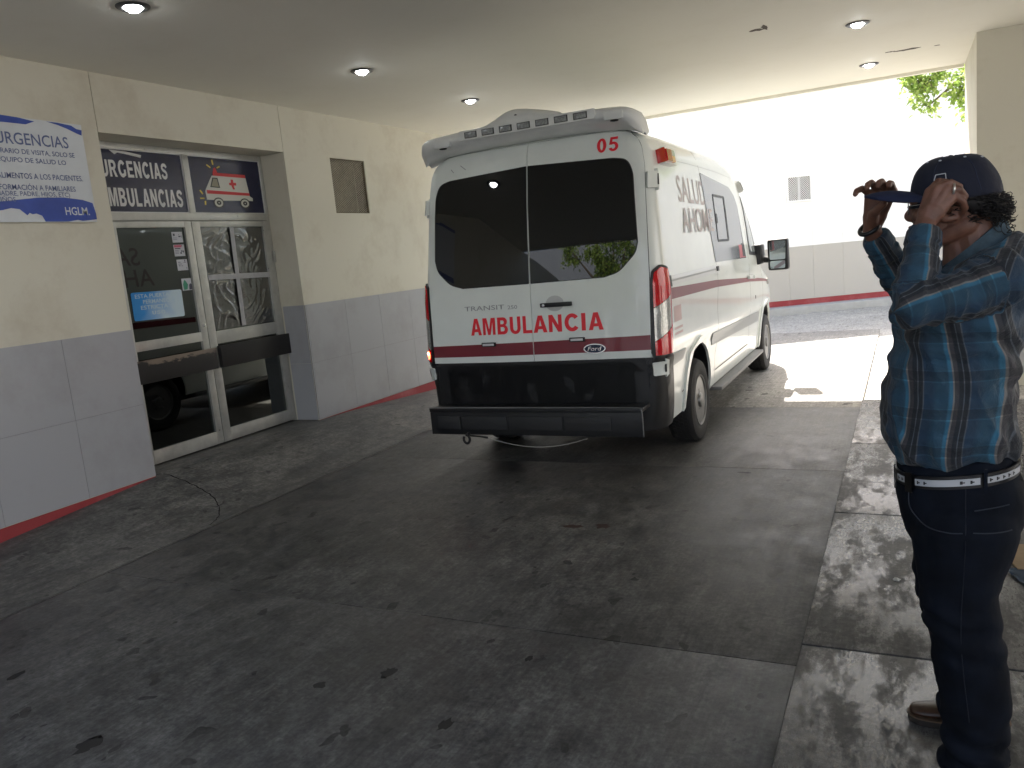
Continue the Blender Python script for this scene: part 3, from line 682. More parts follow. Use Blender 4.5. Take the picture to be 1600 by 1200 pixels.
# ================================================================== WALL SIGN
sign = empty('wall_sign', (WX, 3.7, 2.66), label='white hospital visiting rules sign with torn blue borders on the cream wall', cat='sign')
M_board = mat('sign_board', (.60, .63, .66), .4, var=.06); M_sblue = mat('sign_blue', (.035, .075, .36), .4, var=.2); M_stxt = mat('sign_text_blue', (.10, .13, .27), .5)
def sfn(u, v, o): return (.006 + o, u - 3.7, v - 2.66)
panel('board', [(2.55, 2.295), (4.345, 2.295), (4.345, 3.025), (2.55, 3.04)], sfn, .004, .012, M_board, sign, step=0)
panel('blue_border', [(2.55, 3.0)] + [(a, c) for a, c in ((2.8, 3.0), (3.3, 2.99), (3.71, 2.985), (3.9, 2.985), (3.97, 3.012), (3.85, 3.028), (3.70, 3.034), (2.55, 3.04))], sfn, .0055, 0, M_sblue, sign, step=0)
panel('blue_border', [(4.06, 3.022), (4.15, 3.005), (4.22, 2.985), (4.30, 2.955), (4.335, 2.945), (4.343, 2.985), (4.30, 2.99), (4.26, 3.012), (4.15, 3.022)], sfn, .0055, 0, M_sblue, sign, step=0)
lowb = [(2.55, 2.40), (3.0, 2.41), (3.5, 2.42), (3.60, 2.435), (3.9, 2.47), (4.1, 2.475), (4.25, 2.46), (4.33, 2.438), (4.345, 2.36), (4.345, 2.315), (4.30, 2.31), (4.22, 2.302), (4.18, 2.31), (4.10, 2.298), (3.92, 2.297), (3.90, 2.34), (3.86, 2.355), (3.83, 2.35), (3.81, 2.36), (3.79, 2.342), (3.74, 2.385), (3.68, 2.392), (3.62, 2.378), (3.3, 2.34), (2.55, 2.33)]
panel('blue_border', lowb, sfn, .0055, 0, M_sblue, sign, step=0)
text('lettering', 'DE URGENCIAS', 3.50, 4.21, 2.838, 2.922, sfn, .006, M_stxt, sign, bold=.012)
text('lettering', 'EL HORARIO DE VISITA, SOLO SE', 3.545, 4.245, 2.768, 2.808, sfn, .006, M_stxt, sign, bold=.01)
text('lettering', 'PERMITE SI EL EQUIPO DE SALUD LO', 3.32, 4.165, 2.708, 2.748, sfn, .006, M_stxt, sign, bold=.01)
text('lettering', 'NO TRAER ALIMENTOS A LOS PACIENTES.', 3.38, 4.28, 2.600, 2.640, sfn, .006, M_stxt, sign, bold=.01)
text('lettering', 'SE DA INFORMACIÓN A FAMILIARES', 3.435, 4.205, 2.520, 2.568, sfn, .006, M_stxt, sign, bold=.01)
text('lettering', '(MADRE, PADRE, HIJOS, ETC)', 3.58, 4.15, 2.468, 2.512, sfn, .006, M_stxt, sign, bold=.01)
text('lettering', 'NIÑOS', 3.58, 3.725, 2.402 + .035, 2.447 + .03, sfn, .0065, M_stxt, sign, bold=.01)
text('lettering', 'HGLM.', 4.09, 4.29, 2.345, 2.405, sfn, .0065, M_board, sign, bold=.012)

# ================================================================== FAR BUILDING
YAWF = math.atan2(1.21, 2.28)
fb = empty('far_building', (-2.44, 17.66, 0), YAWF, label='overexposed white building across the street with a grey band and red line at its foot', cat='building')
# local: x along wall, y away from camera
box('curb_walk', -30, 30, 0, .46, -.12, .12, mat('curb_concrete', (.42, .42, .41), .8, var=.12), fb, .01)
box('wall', -30, 30, .47, 6, -.1, 5.8, M_white_wall, fb)
box('red_band', -30, 30, .455, .469, .121, .24, M_red, fb)
VFX0, VFX1, VFZ0, VFZ1 = .42, .95, 2.32, 2.84
def fpanel(x0, x1, z0, z1, m): box('wall_panel', x0 + .0015, x1 - .0015, .445, .469, z0 + .0015, z1 - .0015, m, fb)
xs_ = [-14.2, -11.9, -9.6, -7.3, -5.0, -2.7, -.4, VFX0, VFX1, 1.6, 3.9, 6.2, 8.5, 10.8]
for a, c in zip(xs_, xs_[1:]):
    fpanel(a, c, .241, 1.37, M_grey_wall)
    if a == VFX0:
        fpanel(a, c, 1.37, VFZ0, M_white_wall)
    else: fpanel(a, c, 1.37, 2.86, M_white_wall)
    fpanel(a, c, 2.86, 4.33, M_white_wall); fpanel(a, c, 4.33, 5.8, M_white_wall)
box('coping', -30, 30, .42, 6.1, 5.8, 5.86, M_white_wall, fb)
fv = empty('wall_vent', fb.matrix_basis @ Vector(((VFX0 + VFX1) / 2, .43, (VFZ0 + VFZ1) / 2)) if False else (-2.44 + .685 * math.cos(YAWF) - .40 * math.sin(YAWF), 17.66 + .685 * math.sin(YAWF) + .40 * math.cos(YAWF), 2.58), YAWF,
           label='white framed mesh vent high on the far white building', cat='vent', group='mesh wall vents')
bm = bmesh.new()
for a in ((-.27, -.235, -.27, .27), (.235, .27, -.27, .27), (-.235, .235, -.27, -.24), (-.235, .235, .24, .27)): add_box(bm, a[0], a[1], 0, .06, a[2], a[3])
bmesh.ops.recalc_face_normals(bm, faces=bm.faces); link_mesh('frame', bm, M_white_wall, fv)
box('backing', -.235, .235, .045, .062, -.24, .24, mat('vent_dark', (.06, .06, .06), .8), fv)
box('divider', -.035, .02, .01, .045, -.24, .24, mat('vent_rail', (.55, .55, .55), .6), fv)
bm = bmesh.new(); lattice(bm, -.235, .235, -.24, .24, .045, .045, .006, lambda u, v, o: (u, .03 - o, v))
lm = link_mesh('mesh_screen', bm, mat('white_mesh', (.6, .6, .6), .5), fv); lm['kind'] = 'stuff'

# ================================================================== RIGHT PIER AND OUTER PLACES
pier = empty('canopy_pier', (.62, 9.4, 0), label='cream canopy pier with a tiled foot behind the man in the cap', cat='pillar')
box('pier_body', 0.009, 4.18, .0091, 1.79, -.1, CZ - .001, M_cream, pier)
px_ = [0, .65, 1.3, 1.95, 2.6, 3.25, 3.9, 4.18]
for a, c in zip(px_, px_[1:]):
    for za, zc in ((.1, .765), (.765, 1.43)):
        box('tile', a + .0015, c - .0015, 0, .009, za + .0015, zc - .0015, M_tile, pier)
for a, c in ((0.009, .65), (.65, 1.3), (1.3, 1.79)):
    for za, zc in ((.1, .765), (.765, 1.43)):
        box('tile', 0, .009, a + .0015, c - .0015, za + .0015, zc - .0015, M_tile, pier)
post = empty('canopy_post', (5.6, .75, 0), label='square cream canopy post at the street end', cat='pillar')
box('shaft', -.2, .2, -.2, .2, -.1, CZ - .001, M_cream, post, .01)
us = empty('added_upper_storey', (0, 0, CZ + .165), label='plain unseen storey block added over the bay to shade the yard behind', cat='building')  # unseen block, added to keep sun off the ground behind
box('storey_wall', -12, 6, .6, 6.6, 0, 4.9, M_cream, us)
for x in (-9, -5, -1, 3):
    wv = box('window', x, x + 1.5, .56, .599, 1.2, 2.6, MATS['tinted_glass'], us); box('sill', x - .05, x + 1.55, .48, .559, 1.1, 1.199, M_cream, wv)
sw = empty('added_side_wall', (5.0, 0, 0), label='plain cream wall added out of view to cut light from the right', cat='wall')  # unseen wall, added to hold back light from the right
box('wall_panel', .01, .25, 1.0, 4.0, 1.43, CZ - .001, M_cream, sw); box('wainscot', 0, .25, 1.0, 4.0, -.1, 1.429, M_tile, sw)
# building behind the camera, seen only as reflections
rb = empty('street_building', (0, -11.5, 0), label='pale bluish building across the yard behind the viewer', cat='building')
box('wall', -16, 16, -5, 0, -.1, 6.5, mat('pale_blue_wall', (.20, .225, .26), .8, var=.1, vscale=.6), rb)
for x in (-12, -8, -4, 0, 4, 8):
    wv = box('window', x, x + 1.4, 0.001, .04, 1.2, 2.8, M_glassblack, rb); box('frame', x - .06, x + 1.46, -.01, .02, 1.14, 2.86, M_white_wall, wv)
sb = empty('added_side_building', (10.0, 4, 0), label='white building added out of view at right to hide blue sky and bounce warm light', cat='building')  # unseen block, added to cover blue sky and reflect warm sunlight
box('wall', 0, 5, -12, 12, -.1, 5.5, M_white_wall, sb)
for y in (-6, 0, 6):
    wv = box('window', -.04, -.001, y, y + 1.5, 1.0, 2.3, M_glassblack, sb); box('sill', -.1, -.041, y - .05, y + 1.55, .93, .999, M_white_wall, wv)
# ---- trees
def leafmat(name, c1, c2):
    m = bpy.data.materials.new(name); m.use_nodes = True; nt = m.node_tree; L = nt.links.new; b = nt.nodes['Principled BSDF']
    b.inputs['Roughness'].default_value = .5
    gi = nt.nodes.new('ShaderNodeNewGeometry')
    mx = nt.nodes.new('ShaderNodeMix'); mx.data_type = 'RGBA'; mx.inputs['A'].default_value = (*c1, 1); mx.inputs['B'].default_value = (*c2, 1)
    L(gi.outputs['Random Per Island'], mx.inputs['Factor']); L(mx.outputs['Result'], b.inputs['Base Color'])
    tl = nt.nodes.new('ShaderNodeBsdfTranslucent'); L(mx.outputs['Result'], tl.inputs[0])
    ms = nt.nodes.new('ShaderNodeMixShader'); ms.inputs[0].default_value = .6
    L(b.outputs[0], ms.inputs[1]); L(tl.outputs[0], ms.inputs[2]); L(ms.outputs[0], nt.nodes['Material Output'].inputs[0]); MATS[name] = m; return m
M_leaf = leafmat('leaf_green', (.20, .32, .06), (.40, .50, .14)); M_bark = mat('bark', (.12, .09, .06), .9, var=.3, bump=.5)
def add_leaf(bm, c, d, l, w, rnd):
    d = d.normalized(); s = d.cross(Vector((rnd.uniform(-1, 1), rnd.uniform(-1, 1), rnd.uniform(-1, 1)))).normalized() * w
    b0 = c; m1 = c + d * l * .5 + Vector((0, 0, .1 * l)); t1 = c + d * l
    v = [bm.verts.new(p) for p in (b0, m1 + s, t1, m1 - s)]
    bm.faces.new(v)
def tree(loc, trunk, clumps, label, seed, lsize=.07):
    rnd = random.Random(seed)
    t = empty('tree', loc, label=label, cat='tree')
    tube('trunk', trunk[0], trunk[1], M_bark, t, 10)
    bm = bmesh.new(); tb = bmesh.new()
    for (c, r, n) in clumps:
        c = Vector(c); tp = Vector(trunk[0][-1])
        add_tube(tb, [tp, tp.lerp(c, .5) + Vector((0, 0, .2)), c], [.06, .035, .012], 6)
        nt_ = max(4, int(n / 14))
        for k in range(nt_):
            d = Vector((rnd.gauss(0, 1), rnd.gauss(0, 1), rnd.gauss(0, .9))).normalized() * (r * rnd.uniform(.35, 1.0))
            e = c + d; droop = Vector((d.x * .15, d.y * .15, -rnd.uniform(.1, .35) * r))
            p = [c + d * .2, e, e + droop]
            add_tube(tb, p, [.008, .005, .002], 4)
            for q in range(14):
                s_ = rnd.random(); base = p[1].lerp(p[2], s_) + Vector((rnd.gauss(0, .05), rnd.gauss(0, .05), rnd.gauss(0, .05)))
                add_leaf(bm, base, Vector((rnd.gauss(0, 1), rnd.gauss(0, 1), rnd.gauss(-.5, .8))), lsize * rnd.uniform(.7, 1.4), lsize * .28, rnd)
    link_mesh('limbs', tb, M_bark, t, smooth=True)
    c_ = link_mesh('crown', bm, M_leaf, t)
    return t
cl = [((-1.72, -.5, 3.75), .26, 420), ((-1.60, -.35, 4.05), .30, 360), ((-1.86, -.45, 3.95), .16, 150), ((-1.63, -.5, 3.42), .12, 90),
      ((-1.13, -.5, 3.58), .22, 300), ((-1.0, -.5, 3.85), .26, 300), ((-1.05, -.5, 3.28), .14, 130)]
rnd = random.Random(3)
for k in range(26):
    a = rnd.uniform(0, 6.28); r = rnd.uniform(.2, 1.9); cl.append(((.3 + r * math.cos(a), .6 + r * math.sin(a), rnd.uniform(4.6, 6.6)), rnd.uniform(.4, .7), 420))
tree((1.95, 15.0, 0), ([(0, 0, -.1), (.05, 0, 1.5), (-.05, .1, 3.0), (0, .2, 4.3)], [.17, .14, .12, .08]), cl, 'light green tree whose leafy branches hang into view beside the cream pier', 11, .085)
cl = []
for k in range(34):
    a = rnd.uniform(0, 6.28); r = rnd.uniform(.2, 1.7); cl.append(((r * math.cos(a), r * math.sin(a), rnd.uniform(1.6, 4.8)), rnd.uniform(.35, .6), 300))
tree((-4.6, -5.6, 0), ([(0, 0, -.1), (.05, 0, 1.2), (0, .1, 3.0)], [.16, .13, .09]), cl, 'leafy green tree behind the viewer mirrored in the ambulance rear window', 12, .11)

# ================================================================== AMBULANCE
VX, VY = -2.63, 5.67
amb = empty('ambulance', (VX, VY, 0), R(0), label='white van ambulance number 05 seen from behind with AMBULANCIA in red on its rear doors', cat='ambulance')
HW = [(.3, .955), (.5, .985), (.75, 1.0), (.82, 1.0), (.90, 1.03), (1.0, 1.03), (1.42, 1.03), (1.5, 1.022), (2.0, .985), (2.3, .96), (2.42, .945), (2.50, .905), (2.56, .83), (2.60, .72), (2.63, .5), (2.64, .2)]
YF = [(.3, 5.80), (.7, 5.93), (1.0, 5.88), (1.15, 5.72), (1.32, 5.2), (1.6, 4.95), (2.0, 4.55), (2.3, 4.2), (2.45, 3.95), (2.55, 3.6), (2.6, 3.1), (2.64, 2.2)]
LEAN = [(0, 0), (.9, 0), (1.0, .003), (1.5, .04), (2.1, .12), (2.5, .2), (2.57, .235), (2.61, .30), (2.64, .50)]
def hw(z): return lerp(z, HW)
def lean(z): return lerp(z, LEAN)
RC = .14
def bow(x, z): return .035 * (abs(x) / 1.0) ** 2.2
def sideX(y, z):
    h = hw(z); yf = lerp(z, YF); ry = min(1.15, (yf - lean(z)) * .4); rx = min(.24, h * .5)
    if y > yf - ry:
        t = min(1, (y - (yf - ry)) / ry); return h - rx * (1 - math.sqrt(max(0, 1 - t ** 2.2)))
    y0 = lean(z) + bow(h - RC, z) + RC
    if y < y0:
        t = min(1, (y0 - y) / RC); return h - RC * (1 - math.sqrt(max(0, 1 - t * t)))
    return h
def side(u, v, o, sg=1):
    e = .01
    dz = (sideX(u, v + e) - sideX(u, v - e)) / (2 * e); dy = (sideX(u + e, v) - sideX(u - e, v)) / (2 * e)
    n_ = Vector((1, -dy, -dz)).normalized()
    return (sg * (sideX(u, v) + o * n_.x), u + o * n_.y, v + o * n_.z)
def sideL(u, v, o): return side(u, v, o, -1)
def rear(u, v, o):       # u: arc length from the centre line, wraps round the corner
    h = hw(v); st = h - RC; sg = 1 if u >= 0 else -1; a = abs(u)
    if a <= st:
        return (u, lean(v) + bow(a, v) - o, v)
    yb = lean(v) + bow(st, v); arc = RC * math.pi / 2
    if a <= st + arc:
        t = (a - st) / RC
        return (sg * (st + (RC + o) * math.sin(t)), yb + RC - (RC + o) * math.cos(t), v)
    return (sg * (h + o), yb + RC + (a - st - arc), v)
# body shell
def ring(z):
    h = hw(z); yf = lerp(z, YF); P = []
    st = h - RC if h > RC * 1.6 else h * .5
    rc = h - st
    for k in range(7): x = st * k / 6; P.append((x, lean(z) + bow(x, z)))
    yb = lean(z) + bow(st, z)
    for k in range(1, 7):
        t = k / 6 * math.pi / 2; P.append((st + rc * math.sin(t), yb + rc - rc * math.cos(t)))
    ry = min(1.15, (yf - lean(z)) * .4); y0 = yb + rc; y1 = yf - ry
    for k in range(1, 37):
        P.append((h, y0 + (y1 - y0) * k / 36))
    rx = min(.24, h * .5)
    for k in range(1, 11):
        tt = math.sin(k / 10 * math.pi / 2); y = y1 + ry * tt; x = h - rx * (1 - math.sqrt(max(0, 1 - tt ** 2.2))); P.append((x, y))
    xe = P[-1][0]
    for k in range(1, 5): P.append((xe * (1 - k / 5), yf + .0 + .05 * math.sin(k / 5 * math.pi / 2)))
    P.append((0, yf + .05))
    full = P + [(-x, y) for x, y in reversed(P[1:-1])]
    return full
bm = bmesh.new(); prev = None
zs = [.36, .45, .6, .75, .82, .86, .90, 1.0, 1.15, 1.3, 1.42, 1.5, 1.65, 1.8, 2.0, 2.15, 2.3, 2.38, 2.42, 2.46, 2.50, 2.53, 2.56, 2.58, 2.60, 2.615, 2.63, 2.64]
first = None
for z in zs:
    rg = [bm.verts.new((x, y, z)) for x, y in ring(z)]
    if prev:
        for k in range(len(rg)): bm.faces.new((prev[k], prev[(k + 1) % len(rg)], rg[(k + 1) % len(rg)], rg[k]))
    else: first = rg
    prev = rg
bm.faces.new(first[::-1]); bm.faces.new(prev)
bmesh.ops.recalc_face_normals(bm, faces=bm.faces)
body = link_mesh('body', bm, [M_paint, M_dark], amb)
WR, WF, WZ = 1.17, 4.90, .355
bm = bmesh.new()
for sg in (1, -1):
    for wy in (WR, WF):
        b2 = bmesh.new(); add_lathe(b2, [(sg * .62, .455), (sg * 1.3, .455)], 48, 'X')
        me_ = bpy.data.meshes.new('c'); b2.to_mesh(me_); b2.free(); n0 = len(bm.verts); bm.from_mesh(me_); bm.verts.ensure_lookup_table()
        for v in bm.verts[n0:]: v.co.y += wy; v.co.z += .40
bmesh.ops.recalc_face_normals(bm, faces=bm.faces)
cut = link_mesh('cutter', bm, [M_dark]); cut.location = (VX, VY, 0)
md = body.modifiers.new('b', 'BOOLEAN'); md.operation = 'DIFFERENCE'; md.object = cut; md.solver = 'EXACT'
bpy.context.view_layer.update()
me = bpy.data.meshes.new_from_object(body.evaluated_get(bpy.context.evaluated_depsgraph_get()))
body.modifiers.clear(); body.data = me; bpy.data.objects.remove(cut)
me.materials.clear(); me.materials.append(M_paint); me.materials.append(M_black)
for p in me.polygons:
    c = p.center; inside = False
    for wy in (WR, WF):
        d = math.hypot(c.y - wy, c.z - .40)
        if d < .462 and abs(c.x) < sideX(c.y, c.z) - .01: inside = True
    p.material_index = 1 if inside else 0
    p.use_smooth = not inside
me.set_sharp_from_angle(angle=R(38))
# wheels
tyre_p = [(-.10, .215), (-.115, .25), (-.118, .30), (-.108, .338), (-.085, .352), (-.05, .356), (.05, .356), (.085, .352), (.108, .338), (.118, .30), (.115, .25), (.10, .215)]
rim_p = [(.10, .222), (.113, .218), (.108, .205), (.085, .198), (.06, .192), (.055, .180), (.075, .165), (.092, .14), (.098, .11), (.085, .09), (.082, .070), (.105, .062), (.118, .055), (.122, .03), (.122, .001)]
w0 = None
for i, (sg, wy) in enumerate(((1, WR), (1, WF), (-1, WR), (-1, WF))):
    if w0 is None:
        w = lathe('wheel', [(-.09, .05), (-.09, .20), (-.07, .215), (.03, .215)], M_black, amb, 40, 'X')
        tb = lathe('tyre', tyre_p, M_tyre, w, 64, 'X', closed=True)
        bmt = bmesh.new()      # tread blocks and sidewall ribs
        for xg in (-.055, -.018, .018, .055):
            for k in range(64):
                t = 2 * math.pi * (k + (.5 if xg in (-.018, .055) else 0)) / 64
                c, s_ = math.cos(t), math.sin(t)
                for (hx, ha) in ((.014, .011),):
                    q = []
                    for da, dx in ((-ha, -hx), (ha, -hx), (ha, hx), (-ha, hx)):
                        q.append((xg + dx, da))
                    top = [bmt.verts.new((x, c * .3605 - s_ * a, s_ * .3605 + c * a)) for x, a in q]
                    low = [bmt.verts.new((x, c * .352 - s_ * a, s_ * .352 + c * a)) for x, a in q]
                    bmt.faces.new(top)
                    for e in range(4): bmt.faces.new((top[e], top[(e + 1) % 4], low[(e + 1) % 4], low[e]))
        tr_ = link_mesh('tread', bmt, M_tyre, w); tr_['kind'] = 'stuff'
        rm = lathe('rim', rim_p, M_rim, w, 48, 'X')
        bh = bmesh.new()
        for k in range(10):
            t = 2 * math.pi * k / 10
            add_tube(bh, [(.074, .166 * math.cos(t), .166 * math.sin(t)), (.0865, .166 * math.cos(t), .166 * math.sin(t))], .019, 10)
        hl = link_mesh('rim_hole', bh, M_dark, w)
        bh = bmesh.new()
        for k in range(5):
            t = 2 * math.pi * k / 5 + .3
            add_tube(bh, [(.08, .085 * math.cos(t), .085 * math.sin(t)), (.105, .085 * math.cos(t), .085 * math.sin(t))], .011, 6)
        nu = link_mesh('wheel_nuts', bh, M_chrome, w)
        w0 = (w, [tb, tr_, rm, hl, nu])
    else:
        w = w0[0].copy(); COL.objects.link(w); w.parent = amb
        for q in w0[1]:
            c = q.copy(); COL.objects.link(c); c.parent = w
    w.location = (sg * .895, wy, WZ); w.rotation_euler = (R(13 * i), 0, R(0 if sg > 0 else 180) + (R(0)))
    if sg < 0: w.rotation_euler = (0, 0, math.pi)
# arch lips
for sg, fn in ((1, side), (-1, sideL)):
    for wy in (WR, WF):
        pts = []
        for k in range(-14, 195, 6):
            t = R(k); pts.append((wy + .515 * math.cos(t), .40 + .515 * math.sin(t)))
        inner = [(wy + .458 * math.cos(R(k)), .40 + .458 * math.sin(R(k))) for k in range(194, -14, -6)]
        pts = [p for p in pts if p[1] > .36]; inner = [p for p in inner if p[1] > .36]
        panel('arch_lip', pts + inner, fn, .020, .022, M_paint, amb, step=0)
# rear: seal, door panels, glass, black lower panels, stripe
seal = rpoly([(-.935, .54), (.935, .54), (.945, 1.5), (.928, 2.30), (.90, 2.48), (.80, 2.585), (-.80, 2.585), (-.90, 2.48), (-.928, 2.30), (-.945, 1.5)], [.02, .02, 0, 0, .06, .10, .10, .06, 0, 0])
panel('door_seal', seal, rear, .0015, .01, M_black, amb, step=.12)
def rdoor(sg):
    g = .0022
    if sg > 0: pts = [(g, .56), (.924, .56), (.938, 1.5), (.921, 2.30), (.895, 2.475), (.79, 2.572), (g, 2.578)]
    else: pts = [(-g, .56), (-g, 2.578), (-.79, 2.572), (-.895, 2.475), (-.921, 2.30), (-.938, 1.5), (-.924, .56)]
    rads = [0, .02, 0, 0, .10, .12, 0] if sg > 0 else [0, 0, .12, .10, 0, 0, .02]
    d = panel('rear_door', rpoly(pts, rads), rear, .012, .011, M_paint, amb, step=.08)
    if sg > 0: wn_ = [(.0065, 1.512), (.60, 1.517), (.715, 1.545), (.845, 1.675), (.862, 1.75), (.838, 2.25), (.80, 2.352), (.69, 2.372), (.0065, 2.402)]
    else: wn_ = [(-.0065, 1.512), (-.0065, 2.402), (-.70, 2.376), (-.80, 2.352), (-.836, 2.25), (-.860, 1.75), (-.84, 1.66), (-.72, 1.545), (-.60, 1.512)]
    r_ = [.006, 0, .05, .06, 0, .04, .06, .02, .006] if sg > 0 else [.006, .006, .02, .06, .04, 0, .06, .05, 0]
    r_ = [x + .0001 for x in r_]
    panel('window_rubber', rpoly([(x * 1.008, (z - 1.95) * 1.012 + 1.95) for x, z in wn_], r_), rear, .0145, .003, M_black, d, step=.10)
    panel('rear_window', rpoly(wn_, r_), rear, .0165, .002, M_glassblack, d, step=.05)
    x0, x1 = (g, .93) if sg > 0 else (-.93, -g)
    panel('black_lower_panel', [(x0, .556), (x1 - (.006 if sg > 0 else -.0), .556), (x1, .905), (x0, .905)], rear, .018, .007, M_blackgloss, d, step=.1)
    return d
dr, dl = rdoor(1), rdoor(-1)
for sg, d in ((1, dr), (-1, dl)):
    a, c = (.0035, .930) if sg > 0 else (-.930, -.0035)
    z0_ = lambda x: .957 + .004 * x; z1_ = lambda x: 1.058 + .012 * x
    panel('maroon_band', [(a, z0_(a)), (c, z0_(c)), (c, z1_(c)), (a, z1_(a))], rear, .0128, .0006, M_maroon, d, step=.08)
text('lettering', 'AMBUL', -.553, -.001, 1.125, 1.262, rear, .0135, M_redtxt, dl, bold=.03, step=.1, slant=.0)
text('lettering', 'ANCIA', .010, .583, 1.125, 1.262, rear, .0135, M_redtxt, dr, bold=.03, step=.1)
text('lettering', '05', .572, .735, 2.425, 2.53, rear, .0135, M_redtxt, dr, bold=.03, step=.1)
text('badge', 'TRANSIT', -.60, -.235, 1.325, 1.362, rear, .0145, M_silver, dl, bold=.004)
text('badge', '250', -.205, -.12, 1.322, 1.352, rear, .0145, M_silver, dl, bold=.01)
# handle
hd = panel('handle_recess', [(.20 + .075 * math.cos(t * .31416), 1.345 + .06 * math.sin(t * .31416)) for t in range(20)], rear, .0135, .001, mat('oval_grey_paint', (.50, .51, .5), .35, 0, .5, .4), dr, step=0)  # flat oval, greyer than the door, no hollow cut
box('door_handle', .10, .36, -.045, -.022, 1.322, 1.356, M_black, dr, .008)
lathe('lock', [(0, .012), (-.004, .012), (-.005, .002)], M_chrome, dr, 14, 'Y', (.13, -.046, 1.338))
# emblem
def oval(cx, cz, a, b): return [(cx + a * math.cos(t * math.pi / 16), cz + b * math.sin(t * math.pi / 16)) for t in range(32)]
e1 = panel('oval_emblem', oval(.505, .988, .088, .038), rear, .020, .007, M_chrome, dr, step=0)
e2 = panel('emblem_field', oval(.505, .988, .078, .030), rear, .0225, .002, mat('emblem_blue', (.012, .02, .045), .2), dr, step=0)
text('emblem_lettering', 'Ford', .455, .557, .973, 1.004, rear, .0235, M_chrome, dr, bold=.006, slant=.010)
for cx, cz, d in ((-.385, 1.052, dl), (.375, 1.064, dr)):
    box('marker_lamp', cx - .062, cx + .062, -.030, -.012, cz - .016, cz + .016, M_black, d, .004)
    box('marker_lens', cx - .050, cx + .050, -.034, -.030, cz - .009, cz + .009, M_letter, d, .002)
panel('plate_recess', rpoly([(.165, .645), (.685, .645), (.685, .82), (.165, .82)], .02), rear, .0195, .001, mat('plate_recess_black', (.035, .035, .036), .7), dr, step=0)
# scratches on left door
for p, q in (((-.69, 2.47), (-.665, 2.44)), ((-.60, 2.49), (-.55, 2.45))):
    d_ = Vector((q[0] - p[0], q[1] - p[1])).normalized() * .003
    panel('scratch', [(p[0] - d_.y, p[1] + d_.x), (q[0] - d_.y, q[1] + d_.x), (q[0] + d_.y, q[1] - d_.x), (p[0] + d_.y, p[1] - d_.x)], rear, .0135, 0, M_greypaint, dl, step=0)
# rear bumper black body corners
panel('rear_bumper', rpoly([(-1.20, .352), (1.20, .352), (1.21, .62), (1.20, .86), (1.14, .905), (.945, .905), (.938, .555), (-.938, .555), (-.945, .905), (-1.14, .905), (-1.20, .86), (-1.21, .62)], [.05, .05, 0, .03, .02, .02, .02, .02, .02, .02, .03, 0]), rear, .020, .03, M_black, amb, step=.08)
# tail lamps
def tail(sg):
    pts = [(.936, .90), (1.165, .90), (1.165, 1.45), (1.13, 1.545), (1.02, 1.575), (.955, 1.535), (.940, 1.45)]
    pts = [(sg * x, z) for x, z in pts]
    if sg < 0: pts = pts[::-1]
    base = panel('tail_lamp', rpoly(pts, .02), rear, .018, .02, M_black, amb, step=.04)
    def sub(name, q, m, o=.024, th=.006):
        q = [(sg * x, z) for x, z in q]; q = q[::-1] if sg < 0 else q
        return panel(name, q, rear, o, th, m, base, step=.03)
    sub('red_lens', [(.958, 1.265), (1.150, 1.365), (1.150, 1.44), (1.115, 1.53), (1.02, 1.555), (.968, 1.52), (.958, 1.45)], M_lred)
    sub('clear_lens', [(.958, 1.02), (1.110, 1.11), (1.110, 1.34), (.958, 1.26)], M_lclear)
    sub('red_lens', [(1.114, 1.11), (1.150, 1.13), (1.150, 1.36), (1.114, 1.342)], mat('pink_lens', (.50, .17, .16), .15, 0, .6, .5))
    lo = sub('red_lens', [(.958, .915), (1.150, .915), (1.150, 1.125), (.958, 1.015)], M_lred if sg > 0 else M_lred)
    if sg < 0:
        sub('lit_lamp', oval(1.00, .972, .030, .035), mat('lit_tail_lamp', (.9, .05, .03), .3, emit=(1.0, .06, .02), estr=5.0), .026, .002)
        sub('lit_lamp', oval(1.00, .985, .010, .013), mat('lit_tail_bulb', (.9, .2, .1), .3, emit=(1.0, .35, .2), estr=14.0), .0285, .002)
    return base
tail(1); tail(-1)
# hinges
def hinge(sg, z0, z1, parent):
    h = empty_part = None
    u0_, u1_ = .93, 1.02
    pts = [(sg * u0_, z0), (sg * u1_, z0), (sg * u1_, z1), (sg * u0_, z1)]
    if sg < 0: pts = pts[::-1]
    h = panel('hinge', rpoly(pts, .01), rear, .040, .035, M_paint, parent, step=.03)
    pts2 = [(sg * 1.025, z0 - .02), (sg * 1.055, z0 - .005), (sg * 1.06, (z0 + z1) / 2), (sg * 1.055, z1 + .005), (sg * 1.025, z1 + .02)]
    if sg < 0: pts2 = pts2[::-1]
    panel('hinge_arm', pts2, rear, .030, .028, M_paint, h, step=.03)
    panel('hinge_pin', [(sg * 1.005, z0 + .02), (sg * 1.018, z0 + .02), (sg * 1.018, z1 - .02), (sg * 1.005, z1 - .02)][::sg], rear, .042, .004, M_black, h, step=0)
for sg in (1, -1):
    hinge(sg, 2.13, 2.25, amb); hinge(sg, .765, .865, amb)
